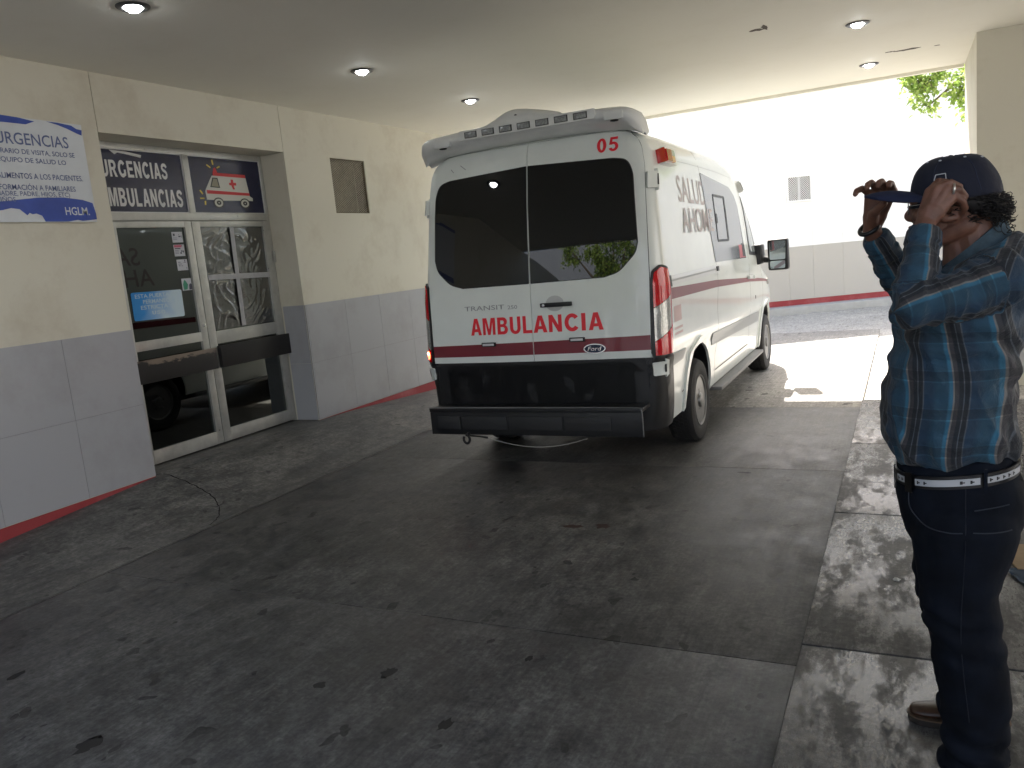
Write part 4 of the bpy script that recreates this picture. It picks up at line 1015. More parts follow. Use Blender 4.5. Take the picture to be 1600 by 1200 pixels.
# step bumper
stp = box('step_bumper', -.90, .90, -.20, .02, .535, .565, M_black, amb, .006)
box('step_face', -.90, .90, -.19, -.175, .350, .534, M_black, stp, .003)
for xa, xb in ((-.83, -.62), (-.60, -.20), (-.18, .27), (.29, .66)):
    box('step_panel', xa, xb, -.199, -.19, .395, .50, mat('step_panel_black', (.02, .02, .021), .55), stp, .003)
tube('step_edge', smooth_poly2([(-.90, -.203, .572), (0, -.203, .573), (.84, -.203, .572), (.89, -.203, .56), (.902, -.203, .52), (.903, -.203, .36)], 6), .005, mat('pale_edge', (.22, .22, .22), .4, .6), stp, 6)  # paler grey line along the top and right edge of the step
for x in (-.55, .55): box('step_bracket', x - .03, x + .03, -.17, .5, .40, .46, M_black, stp)
bm = bmesh.new()
hk = [(-.55 + .028 * math.sin(t), -.24 - .0 * t, .325 + .034 * math.cos(t)) for t in [k * .45 for k in range(0, 13)]]
add_tube(bm, [(-.55, -.05, .40), (-.55, -.18, .365), (-.55, -.24, .36)] + hk, .011, 8); add_tube(bm, [(-.55, -.2, .345), (-.45, -.2, .34), (-.38, -.2, .33)], .008, 8)
link_mesh('tow_hook', bm, M_black, amb, smooth=True)
tube('hanging_wire', [(-.40 + .86 * k / 16, -.19, .335 - .075 * (1 - ((k - 8) / 8) ** 2)) for k in range(17)], .0035, mat('wire', (.35, .35, .33), .4, .5), amb, 6)
box('undercarriage', -.6, .6, .5, 5.0, .24, .38, M_black, amb, .02)
tube('exhaust', [(.45, 1.6, .33), (.5, .6, .31), (.55, .25, .30)], .035, mat('exhaust_steel', (.15, .13, .12), .5, .8), amb, 10)
tube('axle', [(-.8, WR, .34), (.8, WR, .34)], .06, M_black, amb, 12)
# rear light bar (white moulding across the roof edge)
def arch(x): return -.038 * abs(x / .93) ** 2.3
bm = bmesh.new(); secs = []
N = 44
for k in range(N + 1):
    x = -.925 + 1.85 * k / N; e = max(0, (abs(x) - .77) / .155); pull = .10 * e ** 3
    prof = [(.60, 2.630), (.36, 2.700), (.22, 2.738), (.10, 2.742), (.062, 2.725), (.050, 2.690), (.066, 2.660), (.105, 2.640), (.15, 2.618), (.195, 2.600), (.27, 2.598), (.34, 2.60)]
    prof = [((.30 + (y - .30) * (1 - .75 * e ** 1.5)) if y > .30 else y, z) for y, z in prof]
    secs.append([bm.verts.new((x, y + pull * (1 if y < .2 else 0), z + arch(x) + (-.040 * e ** 3 if z > 2.65 else (-.085 * e ** 1.6 if y < .12 else -.045 * e ** 1.6)))) for y, z in prof])
for a, c in zip(secs, secs[1:]):
    for i in range(len(a)): bm.faces.new((a[i], a[(i + 1) % len(a)], c[(i + 1) % len(a)], c[i]))
bm.faces.new(secs[0]); bm.faces.new(secs[-1][::-1])
bmesh.ops.recalc_face_normals(bm, faces=bm.faces); lbar = link_mesh('light_bar', bm, mat('white_moulding', (.70, .71, .69), .4, 0, .5, .2, var=.08), amb, smooth=True, angle=50)
M_mould = MATS['white_moulding']
box('lamp_tray', -.50, .62, .0465, .07, 2.655, 2.728, M_mould, lbar, .004)
M_lens = mat('strobe_lens', (.30, .31, .31), .2, .2, .5, var=.5, vscale=55)
for i in range(7):
    x0_ = -.455 + i * .152
    box('strobe_lamp', x0_, x0_ + .108, .0425, .055, 2.667, 2.715, M_black, lbar, .003)
    box('strobe_lens', x0_ + .008, x0_ + .100, .0395, .0435, 2.672, 2.710, M_lens, lbar, .002)
for x in (-.67, .76):
    o = box('lamp_cap', x - .07, x + .07, .045, .09, 2.625, 2.690, M_mould, lbar, .012)
    o = lathe('bulb_socket', [(0, .03), (-.006, .03), (-.008, .02), (-.004, .001)], M_dark, lbar, 16, 'Z', (x, .068, 2.624))
bm = bmesh.new(); secs = []
for k in range(25):
    t = k / 24; x = -.33 + .66 * t
    hgt = .002 + .105 * math.sin(min(1, t / .42) * math.pi / 2) ** 1.4 * (1 if t < .42 else max(0, 1 - ((t - .42) / .58) ** 1.3 * .78)) * (1 if t < .97 else .2)
    w_ = .10
    secs.append([bm.verts.new((x, .17 + w_ * math.cos(a), 2.735 + hgt * max(0, math.sin(a)) - (0 if math.sin(a) > .01 else .02))) for a in [math.pi * q / 8 for q in range(9)]])
for a, c in zip(secs, secs[1:]):
    for i in range(8): bm.faces.new((a[i], a[i + 1], c[i + 1], c[i]))
bm.faces.new(secs[0]); bm.faces.new(secs[-1]); bmesh.ops.recalc_face_normals(bm, faces=bm.faces)
hump = link_mesh('roof_fairing', bm, M_mould, amb, smooth=True, angle=60)
lathe('socket', [(0, .014), (-.004, .014), (-.005, .001)], M_dark, hump, 12, 'Y', (-.02, .085, 2.775))
# side scene lights and markers
def sidelight(sg, y0, y1, z0, z1, clear=False):
    fn = side if sg > 0 else sideL
    b0 = panel('scene_lamp', rpoly([(y0, z0), (y1, z0), (y1, z1), (y0, z1)], .008), fn, .055, .055, M_mould, amb, step=0)
    m_ = (y1 - y0)
    if not clear:
        panel('red_lens', [(y0 + .012, z0 + .01), (y0 + m_ * .42, z0 + .01), (y0 + m_ * .42, z1 - .01), (y0 + .012, z1 - .01)], fn, .078, .03, M_lred, b0, step=0)
        panel('white_lens', [(y0 + m_ * .43, z0 + .055), (y0 + m_ * .68, z0 + .055), (y0 + m_ * .68, z1 - .01), (y0 + m_ * .43, z1 - .01)], fn, .076, .02, M_lclear, b0, step=0)
        panel('amber_lens', [(y0 + m_ * .43, z0 + .01), (y0 + m_ * .68, z0 + .01), (y0 + m_ * .68, z0 + .053), (y0 + m_ * .43, z0 + .053)], fn, .076, .02, M_lamber, b0, step=0)
        panel('red_lens', [(y0 - .012, z0 + .005), (y0 - .001, z0 + .005), (y0 - .001, z1 - .005), (y0 - .012, z1 - .005)], fn, .070, .07, M_lred, b0, step=0)
    else:
        panel('grey_lens', [(y0 + .02, z0 + .015), (y1 - .1, z0 + .015), (y1 - .1, z1 - .015), (y0 + .02, z1 - .015)], fn, .065, .02, M_greypaint, b0, step=0)
for sg in (1, -1):
    sidelight(sg, .44, .80, 2.31, 2.42); sidelight(sg, 3.95, 4.18, 2.20, 2.31, True)
# body side: rail, seams, stripe, crease shade, window, lettering
M_seam = mat('panel_gap', (.03, .03, .03), .8)
def sline(fn, pts, w=.0035, m=M_seam, o=.0012, name='panel_gap'):
    pts = smooth_poly2(pts, 5) if len(pts) > 2 else [Vector(p) for p in pts]
    Lp, Rp = [], []
    for i, p in enumerate(pts):
        d = (pts[min(i + 1, len(pts) - 1)] - pts[max(i - 1, 0)]).normalized(); Lp.append((p.x - d.y * w, p.y + d.x * w)); Rp.append((p.x + d.y * w, p.y - d.x * w))
    bm = bmesh.new(); a = [bm.verts.new(fn(x, z, o)) for x, z in Lp]; c = [bm.verts.new(fn(x, z, o)) for x, z in Rp]
    for i in range(len(a) - 1): bm.faces.new((a[i], a[i + 1], c[i + 1], c[i]))
    bmesh.ops.recalc_face_normals(bm, faces=bm.faces)
    return link_mesh(name, bm, m, amb)
M_sglass = mat('frosted_side_glass', (.14, .15, .165), .16, 0, .5, .3)
for sg, fn in ((1, side), (-1, sideL)):
    # stripe: steps lower towards the front
    mids = [(.24, 1.345), (1.93, 1.305), (3.70, 1.225), (4.60, 1.165), (5.15, 1.125)]
    top = [(y, z + .045 - .006 * y) for y, z in mids]; bot = [(y, z - .045 + .006 * y) for y, z in mids]
    panel('maroon_band', bot + top[::-1], fn, .0012, .001, M_maroon, amb, step=.12)
    # shade of the undercut body crease, put in as grey strips
    for a, c in ((1.72, 4.36),):
        panel('side_crease_shade', rpoly([(a, .755), (c, .69), (c, .80), (a, .868)], .003), fn, .007, .007, M_greypaint, amb, step=.1)
    panel('side_crease_shade', rpoly([(.24, .79), (.64, .80), (.66, .885), (.24, .895)], .01), fn, .012, .012, M_greypaint, amb, step=.1)
    if sg > 0:
        rl = panel('slide_rail', rpoly([(.27, 1.405), (1.96, 1.405), (1.96, 1.475), (.27, 1.475)], .006), fn, .018, .02, mat('rail_paint', (.66, .67, .67), .3, .2, .5, .5), amb, step=.15)
        panel('rail_slot', [(.27, 1.432), (1.93, 1.432), (1.93, 1.446), (.27, 1.446)], fn, .0195, .001, M_greypaint, rl, step=.2)
        panel('rail_stop', [(1.90, 1.420), (1.975, 1.420), (1.975, 1.462), (1.90, 1.462)], fn, .026, .012, M_black, rl, step=0)
        panel('rail_end', [(.225, 1.40), (.27, 1.40), (.27, 1.48), (.225, 1.48)], fn, .026, .03, M_black, rl, step=0)
        sline(fn, [(1.72, 2.50), (1.78, 2.36), (1.98, 1.6), (2.0, 1.3), (1.92, 1.05), (1.96, .80), (1.86, .62), (1.88, .42)])
        sline(fn, [(1.88, .50), (3.62, .50)]); sline(fn, [(3.66, 2.2), (3.70, 1.5), (3.72, 1.0), (3.68, .45)]); sline(fn, [(4.55, 1.3), (4.58, 1.0), (4.40, .75), (4.25, .45)])
        win = rpoly([(1.985, 1.50), (3.56, 1.475), (3.44, 1.62), (3.42, 2.02), (3.30, 2.14), (3.05, 2.23), (1.80, 2.315), (1.86, 2.0)], [.005, .01, .0, .06, .06, .05, .005, 0])
        wn_ = panel('side_window', win, fn, .005, .004, M_sglass, amb, step=.08)
        bt = [(2.20, 1.695), (2.70, 1.69), (2.70, 2.115), (2.20, 2.125)]
        for a, c in zip(bt, bt[1:] + bt[:1]):
            w_ = .011 if a[0] != c[0] or a[0] < 2.5 else .026
            d_ = Vector((c[0] - a[0], c[1] - a[1])).normalized() * w_
            panel('slider_frame', [(a[0] - d_.y, a[1] + d_.x), (c[0] - d_.y, c[1] + d_.x), (c[0] + d_.y, c[1] - d_.x), (a[0] + d_.y, a[1] - d_.x)], fn, .009, .004, M_black, wn_, step=.1)
        panel('slider_latch', [(2.20, 1.86), (2.26, 1.86), (2.26, 1.95), (2.20, 1.95)], fn, .012, .004, M_black, wn_, step=0)
        panel('red_sticker', [(3.20, 1.49), (3.55, 1.485), (3.42, 1.62), (3.20, 1.63)], fn, .0065, .001, mat('faded_red_sticker', (.45, .10, .12), .4), wn_, step=.1)
        panel('dark_sticker', [(3.37, 1.50), (3.54, 1.49), (3.43, 1.64), (3.37, 1.64)], fn, .0075, .001, M_black, wn_, step=.1)
    text('lettering', 'SALUD' , *((.90, 1.90) if sg > 0 else (1.25, .30)), 2.04, 2.255, fn, .0022, M_rosetxt, amb, bold=.007, step=.15, skew=-.02 * sg)
    text('lettering', 'AHOME', *((.92, 2.08) if sg > 0 else (1.40, .30)), 1.785, 1.995, fn, .0062 if sg > 0 else .0022, M_rosetxt, amb, bold=.007, step=.15)
    # cab window + frame
    cab = rpoly([(3.80, 1.50), (4.80, 1.44), (4.56, 1.75), (4.28, 2.05), (4.08, 2.14), (3.80, 2.16)], [.02, .03, .05, .05, .05, .03])
    cf = panel('cab_window', cab, fn, .004, .004, M_black, amb, step=.08)
    panel('glass', [((x - 4.2) * .90 + 4.19, (z - 1.76) * .86 + 1.76) for x, z in cab], fn, .006, .002, mat('cab_glass', (.22, .25, .25), .05, 0, .6), cf, step=.08)
    panel('window_post', [(4.235, 1.49), (4.255, 1.49), (4.255, 2.02), (4.235, 2.04)], fn, .008, .003, M_black, cf, step=.1)
    panel('door_handle', rpoly([(3.55, 1.24), (3.75, 1.235), (3.75, 1.275), (3.55, 1.28)], .01), fn, .035, .03, M_paint, amb, step=0)
    panel('door_handle', rpoly([(3.84, 1.225), (4.05, 1.22), (4.05, 1.26), (3.84, 1.265)], .01), fn, .035, .03, M_paint, amb, step=0)
    panel('fuel_cap' if sg < 0 else 'keyhole', [(4.02, .98), (4.07, .98), (4.07, 1.02), (4.02, 1.02)], fn, .002, .001, M_black, amb, step=0)
    panel('side_marker', rpoly([(4.98, 1.085), (5.10, 1.08), (5.10, 1.15), (4.98, 1.155)], .01), fn, .02, .02, M_lclear, amb, step=0)
    # running board
    box('running_board', .94 if sg > 0 else -1.06, 1.06 if sg > 0 else -.94, 1.80, 4.25, .315, .352, mat('board_grey', (.16, .16, .16), .5), amb, .01)
    # mirror
    bs = box('mirror_base', .93, 1.07, 4.28, 4.62, 1.36, 1.60, M_black, amb, .03)
    mr_ = box('wing_mirror', 1.12, 1.36, 4.46, 4.60, 1.27, 1.645, M_black, amb, .035)
    gl_ = panel('mirror_glass', rpoly([(1.145, 1.40), (1.325, 1.40), (1.335, 1.62), (1.15, 1.62)], .02), lambda u, v, o: (u, 4.46 - o, v), .004, .003, mat('mirror_silver', (.26, .29, .285), .03, 1.0), mr_, step=0)
    g2_ = panel('spot_mirror', rpoly([(1.15, 1.295), (1.32, 1.295), (1.325, 1.385), (1.147, 1.385)], .02), lambda u, v, o: (u, 4.46 - o, v), .004, .003, MATS['mirror_silver'], mr_, step=0)
    ar = tube('mirror_arm', [(1.0, 4.5, 1.42), (1.14, 4.52, 1.40)], [.04, .035], M_black, mr_, 10)
    if sg < 0:
        for q in (bs, mr_):
            q.scale = (-1, 1, 1)
panel('side_label', [(.36, 1.12), (.58, 1.12), (.58, 1.24), (.36, 1.24)], side, .0015, .001, mat('faded_pink_label', (.55, .40, .40), .5), amb, step=0)
for z in (1.02, 1.06): panel('side_label', [(.36, z), (.60, z), (.60, z + .018), (.36, z + .018)], side, .0015, .001, MATS['faded_pink_label'], amb, step=0)
sline(side, [(.62, .53), (.80, .555)], .004, M_seam); sline(side, [(.40, 2.36), (1.2, 2.37), (2.4, 2.36), (3.3, 2.33)], .002, M_greypaint)
tube('antenna', [(.70, 4.85, 1.45), (.70, 4.62, 2.10)], .004, M_black, amb, 6)
# windscreen and front lamps (far side, for other viewpoints)
def front(u, v, o): 
    return (u, lerp(v, YF) + .05 - .05 * (abs(u) / .8) ** 2 + .01 + o, v)
panel('windscreen', [(-.66, 1.42), (.66, 1.42), (.62, 2.28), (-.62, 2.28)], front, .012, .01, M_glassblack, amb, step=.1)
panel('grille', [(-.5, .70), (.5, .70), (.5, .98), (-.5, .98)], front, .012, .01, M_black, amb, step=.1)
for x in (-.62, .62): panel('headlight', [(x - .10, .84), (x + .10, .84), (x + .10, 1.1), (x - .10, 1.1)], front, .012, .02, M_lclear, amb, step=.1)
# roof beacon at the front of the roof
box('roof_beacon', -.45, .55, 3.35, 3.55, 2.56, 2.70, M_mould, amb, .03)

# ================================================================== MAN
PX, PY = 0.12, 2.62
man = empty('person', (PX, PY, 0.035), label='man in plaid blue shirt, dark jeans and navy cap raising both hands to the cap', cat='person')
GZ = .035
def loc(p): return Vector((p[0] - PX, p[1] - PY, p[2] - GZ))
def add_capsule(bm, a, ra, b, rb, n=16):
    a, b = Vector(a), Vector(b); d = (b - a); L_ = d.length; d.normalize()
    pts, rads = [], []
    for k in range(5):
        t = (k / 4) * math.pi / 2; pts.append(a - d * ra * math.cos(t)); rads.append(max(1e-3, ra * math.sin(t)))
    for k in range(5):
        t = (k / 4) * math.pi / 2; pts.append(b + d * rb * math.sin(t)); rads.append(max(1e-3, rb * math.cos(t)))
    add_tube(bm, pts, rads, n)
def add_ell(bm, c, r, rot=None, n=3):
    m_ = Matrix.Translation(Vector(c)) @ (rot.to_matrix().to_4x4() if rot else Matrix.Identity(4)) @ Matrix.Diagonal((*r, 1))
    bmesh.ops.create_icosphere(bm, subdivisions=n, radius=1, matrix=m_)
def add_rings(bm, secs, n=40, pw=2.3):
    prev = None; allr = []
    for (z, cx, cy, rx, ry, tilt) in secs:
        rg = []
        for k in range(n):
            t = 2 * math.pi * k / n; c, s_ = math.cos(t), math.sin(t)
            x = rx * math.copysign(abs(c) ** (2 / pw), c); y = ry * math.copysign(abs(s_) ** (2 / pw), s_)
            rg.append(bm.verts.new((cx + x, cy + y, z + tilt * x)))
        if prev:
            for k in range(n): bm.faces.new((prev[k], prev[(k + 1) % n], rg[(k + 1) % n], rg[k]))
        allr.append(rg); prev = rg
    bm.faces.new(allr[0][::-1]); bm.faces.new(allr[-1])
def remesh(bm, name, voxel, m, parent, smooth_it=4, fac=.5):
    bmesh.ops.recalc_face_normals(bm, faces=bm.faces)
    o = link_mesh(name, bm, m, parent)
    r = o.modifiers.new('r', 'REMESH'); r.mode = 'VOXEL'; r.voxel_size = voxel; r.adaptivity = 0
    if smooth_it:
        sm = o.modifiers.new('s', 'SMOOTH'); sm.iterations = smooth_it; sm.factor = fac
    bpy.context.view_layer.update()
    me = bpy.data.meshes.new_from_object(o.evaluated_get(bpy.context.evaluated_depsgraph_get()))
    o.modifiers.clear(); o.data = me
    me.polygons.foreach_set('use_smooth', [True] * len(me.polygons))
    return o
# joints (world)
LSH, LEL, LWR = (.215, 2.455, 1.555), (.015, 2.345, 1.505), (.045, 2.475, 1.715)
RSH, REL, RWR = (.205, 2.80, 1.55), (-.005, 2.90, 1.52), (-.100, 2.785, 1.705)
M_skin = bpy.data.materials.new('skin'); M_skin.use_nodes = True; nt = M_skin.node_tree; b = nt.nodes['Principled BSDF']
b.inputs['Roughness'].default_value = .5; b.inputs['Subsurface Weight'].default_value = .12; b.inputs['Subsurface Radius'].default_value = (.012, .004, .002); b.inputs['Subsurface Scale'].default_value = .5
tc = nt.nodes.new('ShaderNodeTexCoord'); n = nt.nodes.new('ShaderNodeTexNoise'); n.inputs['Scale'].default_value = 30; n.inputs['Detail'].default_value = 8
nt.links.new(tc.outputs['Object'], n.inputs['Vector'])
cr = nt.nodes.new('ShaderNodeValToRGB'); cr.color_ramp.elements[0].position = .3; cr.color_ramp.elements[0].color = (.12, .052, .032, 1); cr.color_ramp.elements[1].position = .7; cr.color_ramp.elements[1].color = (.20, .092, .060, 1)
nt.links.new(n.outputs[0], cr.inputs[0]); nt.links.new(cr.outputs[0], b.inputs['Base Color'])
bp = nt.nodes.new('ShaderNodeBump'); bp.inputs['Strength'].default_value = .35; bp.inputs['Distance'].default_value = .004; n2 = nt.nodes.new('ShaderNodeTexNoise'); n2.inputs['Scale'].default_value = 90; n2.inputs['Detail'].default_value = 6
nt.links.new(tc.outputs['Object'], n2.inputs['Vector']); nt.links.new(n2.outputs[0], bp.inputs['Height']); nt.links.new(bp.outputs[0], b.inputs['Normal'])
# ---- body: head, neck, torso core, arms, hands, legs as one surface
bm = bmesh.new()
def cap(a, ra, b_, rb, n=14): add_capsule(bm, loc(a), ra, loc(b_), rb, n)
def ell(c, r, rot=None, n=3): add_ell(bm, loc(c), r, rot, n)
from mathutils import Euler
HT = Euler((0, R(-8), 0))
ell((.130, PY, 1.775), (.100, .077, .105), HT, 4)          # skull
ell((.075, PY, 1.735), (.062, .062, .085), HT)             # face
ell((.060, PY, 1.680), (.045, .045, .036))                 # chin / jaw
cap((.15, PY - .045, 1.70), .030, (.075, PY - .030, 1.668), .024); cap((.15, PY + .045, 1.70), .030, (.075, PY + .030, 1.668), .024)
ell((.012, PY, 1.738), (.020, .014, .018)); cap((.026, PY, 1.775), .010, (.006, PY, 1.740), .013)   # nose
for sy in (-1, 1):
    ell((.022, PY + sy * .030, 1.775), (.016, .024, .010))      # brow ridge
    ell((.034, PY + sy * .042, 1.735), (.022, .022, .022))      # cheek
    ell((.125, PY + sy * .080, 1.745), (.017, .008, .031))      # ear
    ell((.132, PY + sy * .085, 1.752), (.010, .008, .022))
ell((.018, PY, 1.705), (.016, .025, .007)); ell((.020, PY, 1.695), (.015, .022, .007))   # lips
cap((.165, PY, 1.70), .060, (.185, PY, 1.60), .066)        # neck
cap((.13, PY, 1.68), .040, (.14, PY, 1.60), .052)
cap((.17, PY - .10, 1.51), .06, (.17, PY + .10, 1.51), .06); cap((.14, PY, 1.45), .10, (.12, PY, 1.05), .10)   # torso core
for sh, el_, wr in ((LSH, LEL, LWR), (RSH, REL, RWR)):
    cap(sh, .045, el_, .038); cap(el_, .038, wr, .026)
cap((.13, 2.55, .92), .11, (.12, 2.52, .60), .075); cap((.12, 2.52, .60), .072, (.155, 2.51, .12), .045)
cap((.13, 2.72, .92), .11, (.10, 2.77, .58), .075); cap((.10, 2.77, .58), .072, (.155, 2.83, .12), .045)
def hand(wr, palm, knuckles, fingers, thumb, pr=.021):
    w = Vector(wr); 
    for i, k_ in enumerate(knuckles):
        k = Vector(k_); base = w.lerp(Vector(palm), .35) + (k - Vector(palm)) * .45
        cap(w, .024, base, .021, 12); cap(base, .019, k, .0135, 12)
        pts = [k] + [Vector(p) for p in fingers[i]]
        rads = [.0118, .0100, .0092, .0080]
        for j in range(len(pts) - 1): cap(pts[j], rads[j], pts[j + 1], rads[j + 1], 12)
        cap(k, .0138, k, .0138, 12)
    for k1, k2 in zip(knuckles, knuckles[1:]):
        cap(Vector(k1).lerp(Vector(palm), .25), .0125, Vector(k2).lerp(Vector(palm), .25), .0125, 12)
    pts = [w.lerp(Vector(palm), .2)] + [Vector(p) for p in thumb]; rads = [.022, .016, .0125, .0105, .009]
    for j in range(len(pts) - 1): cap(pts[j], rads[j], pts[j + 1], rads[j + 1], 12)
# near (left) hand: back of the hand to the viewer, fingers curled on the cap's edge
hand(LWR, (.078, 2.487, 1.765),
     [(.056, 2.502, 1.797), (.077, 2.492, 1.806), (.098, 2.490, 1.799), (.114, 2.496, 1.780)],
     [[(.078, 2.508, 1.822), (.100, 2.528, 1.818), (.108, 2.540, 1.808)],
      [(.106, 2.494, 1.815), (.128, 2.517, 1.803), (.130, 2.535, 1.790)],
      [(.126, 2.494, 1.795), (.141, 2.518, 1.776), (.138, 2.535, 1.764)],
      [(.134, 2.503, 1.765), (.141, 2.523, 1.745), (.133, 2.535, 1.732)]],
     [(.070, 2.515, 1.735), (.092, 2.532, 1.722), (.116, 2.538, 1.722)])
# far (right) hand holding the visor: palm below, fingers over the top
hand(RWR, (-.078, 2.752, 1.775),
     [(-.102, 2.745, 1.818), (-.080, 2.742, 1.828), (-.057, 2.740, 1.828), (-.036, 2.742, 1.818)],
     [[(-.120, 2.722, 1.834), (-.134, 2.695, 1.828), (-.138, 2.680, 1.818)],
      [(-.094, 2.712, 1.848), (-.103, 2.682, 1.842), (-.105, 2.665, 1.832)],
      [(-.066, 2.708, 1.848), (-.073, 2.680, 1.844), (-.074, 2.662, 1.834)],
      [(-.040, 2.712, 1.838), (-.045, 2.688, 1.840), (-.046, 2.672, 1.832)]],
     [(-.092, 2.735, 1.755), (-.078, 2.705, 1.768), (-.060, 2.688, 1.782)])
body_m = remesh(bm, 'body', .0032, M_skin, man, 2, .5)
# eyes and glasses
bm = bmesh.new()
for sy in (-1, 1): add_ell(bm, loc((.030, PY + sy * .030, 1.762)), (.011, .012, .009), None, 2)
link_mesh('eyes', bm, mat('eye', (.45, .42, .38), .2), man, smooth=True)['kind'] = 'stuff'
gls = bmesh.new()
for sy in (-1, 1):
    for k in range(16):
        t0, t1 = 2 * math.pi * k / 16, 2 * math.pi * (k + 1) / 16
        add_tube(gls, [loc((.004, PY + sy * .032 + .024 * math.cos(t), 1.76 + .018 * math.sin(t))) for t in (t0, t1)], .0016, 5)
    add_tube(gls, [loc((.004, PY + sy * .056, 1.765)), loc((.05, PY + sy * .072, 1.768)), loc((.115, PY + sy * .080, 1.762))], .0018, 5)
add_tube(gls, [loc((.002, PY - .008, 1.763)), loc((.002, PY + .008, 1.763))], .0016, 5)
link_mesh('glasses_frame', gls, M_chrome, man, smooth=True)
# ---- cap
M_cap = bpy.data.materials.new('navy_cap_cloth'); M_cap.use_nodes = True; nt = M_cap.node_tree; b = nt.nodes['Principled BSDF']; b.inputs['Roughness'].default_value = .85
b.inputs['Base Color'].default_value = (.004, .006, .018, 1); b.inputs['Sheen Weight'].default_value = .05
tc = nt.nodes.new('ShaderNodeTexCoord'); n = nt.nodes.new('ShaderNodeTexNoise'); n.inputs['Scale'].default_value = 25; n.inputs['Detail'].default_value = 9
nt.links.new(tc.outputs['Object'], n.inputs['Vector']); bp = nt.nodes.new('ShaderNodeBump'); bp.inputs['Strength'].default_value = .4; bp.inputs['Distance'].default_value = .01
nt.links.new(n.outputs[0], bp.inputs['Height']); nt.links.new(bp.outputs[0], b.inputs['Normal'])
cp = empty('cap', (0, 0, 0)); cp.parent = man; 
C0 = Vector((.125, PY, 1.768)); TL = R(-6)
def cfn(a, e, off=0.0):       # azimuth (0 = back, pi = front), elevation 0..pi/2
    rx, ry, rz = .118 + off, .091 + off, .124 + off
    ce = math.cos(e) ** .82 if e < math.pi / 2 - 1e-4 else 0
    x = rx * math.cos(a) * ce; y = ry * math.sin(a) * ce; z = rz * math.sin(e) ** .95
    if math.cos(a) < 0: z += .012 * (-math.cos(a)) ** 2 * math.sin(2 * e); 
    for s_ in range(6):       # panel seams pull in a little
        d = math.atan2(math.sin(a - s_ * math.pi / 3), math.cos(a - s_ * math.pi / 3)); k = math.exp(-(d / .05) ** 2) * .0022 * ce; x -= k * math.cos(a) * 1; y -= k * math.sin(a)
    w = noise.noise(Vector((x * 14, y * 14, z * 14))) * .005; x += w; z += w * .6
    ca, sa = math.cos(TL), math.sin(TL)
    return loc((C0.x + x * ca + z * sa, C0.y + y, C0.z + z * ca - x * sa))
bm = bmesh.new(); NA, NE = 96, 20; rows = []
for j in range(NE):
    e = (j / NE) * math.pi / 2; rows.append([bm.verts.new(cfn(2 * math.pi * i / NA, e)) for i in range(NA)])
top = bm.verts.new(cfn(0, math.pi / 2))
for a, c in zip(rows, rows[1:]):
    for i in range(NA): bm.faces.new((a[i], a[(i + 1) % NA], c[(i + 1) % NA], c[i]))
for i in range(NA): bm.faces.new((rows[-1][i], rows[-1][(i + 1) % NA], top))
inner = [bm.verts.new(cfn(2 * math.pi * i / NA, 0.0, -.006)) for i in range(NA)]
for i in range(NA): bm.faces.new((rows[0][i], inner[i], inner[(i + 1) % NA], rows[0][(i + 1) % NA]))
bmesh.ops.recalc_face_normals(bm, faces=bm.faces); link_mesh('crown', bm, M_cap, cp, smooth=True)
for s_ in range(6):
    tube('crown_seam', [cfn(s_ * math.pi / 3, e * math.pi / 2 / 14, .0006) for e in range(1, 14)], .0011, mat('cap_stitch', (.018, .024, .05), .8), cp, 5)
bm = bmesh.new(); t_ = cfn(0, math.pi / 2); add_ell(bm, t_, (.007, .007, .004), None, 2); link_mesh('top_button', bm, M_cap, cp, smooth=True)
M_thread = mat('white_thread', (.45, .46, .48), .7)
for a, e in ((4.19, 1.12), (5.24, 1.10), (3.5, 1.1), (5.9, .95), (2.09, 1.1), (1.05, 1.1)):
    bm = bmesh.new(); add_ell(bm, cfn(a, e, .001), (.004, .004, .0025), None, 2); link_mesh('eyelet', bm, M_thread, cp, smooth=True)
# side emblem: small outlined patch, half under the fingers
pts = [cfn(4.22, .50, .002), cfn(4.52, .50, .002), cfn(4.50, .64, .002), cfn(4.26, .64, .002)]
bm = bmesh.new()
for a, c in zip(pts, pts[1:] + pts[:1]): add_tube(bm, [a, c], .0014, 5)
link_mesh('side_emblem', bm, M_thread, cp)
# visor
M_vis = mat('navy_visor_cloth', (.007, .013, .048), .8, var=.2, vscale=30)
bm = bmesh.new(); NU, NV = 28, 8; tops, bots = [], []
def vfn(i, j, dz=0.0):
    a = -1.15 + 2.3 * i / NU; f = j / NV
    bx = C0.x - .112 * math.cos(a); by = PY + .088 * math.sin(a)
    ln_ = .124 * max(0.0, math.cos(a * 1.28)) ** .55
    x = bx - ln_ * f; y = by * 1.0 + (by - PY) * .10 * f
    z = 1.806 + .004 * f + (-.032 * (abs(y - PY) / .088) ** 2) + .008 * math.sin(f * math.pi) + dz
    return loc((x, y, z))
for dz, store in ((.0, tops), (-.0065, bots)):
    for i in range(NU + 1): store.append([bm.verts.new(vfn(i, j, dz)) for j in range(NV + 1)])
for st in (tops, bots):
    for i in range(NU):
        for j in range(NV): bm.faces.new((st[i][j], st[i + 1][j], st[i + 1][j + 1], st[i][j + 1]))
for i in range(NU):
    for j in (0, NV): bm.faces.new((tops[i][j], tops[i + 1][j], bots[i + 1][j], bots[i][j]))
for i in (0, NU):
    for j in range(NV): bm.faces.new((tops[i][j], tops[i][j + 1], bots[i][j + 1], bots[i][j]))
bmesh.ops.recalc_face_normals(bm, faces=bm.faces); link_mesh('visor', bm, M_vis, cp, smooth=True, angle=50)
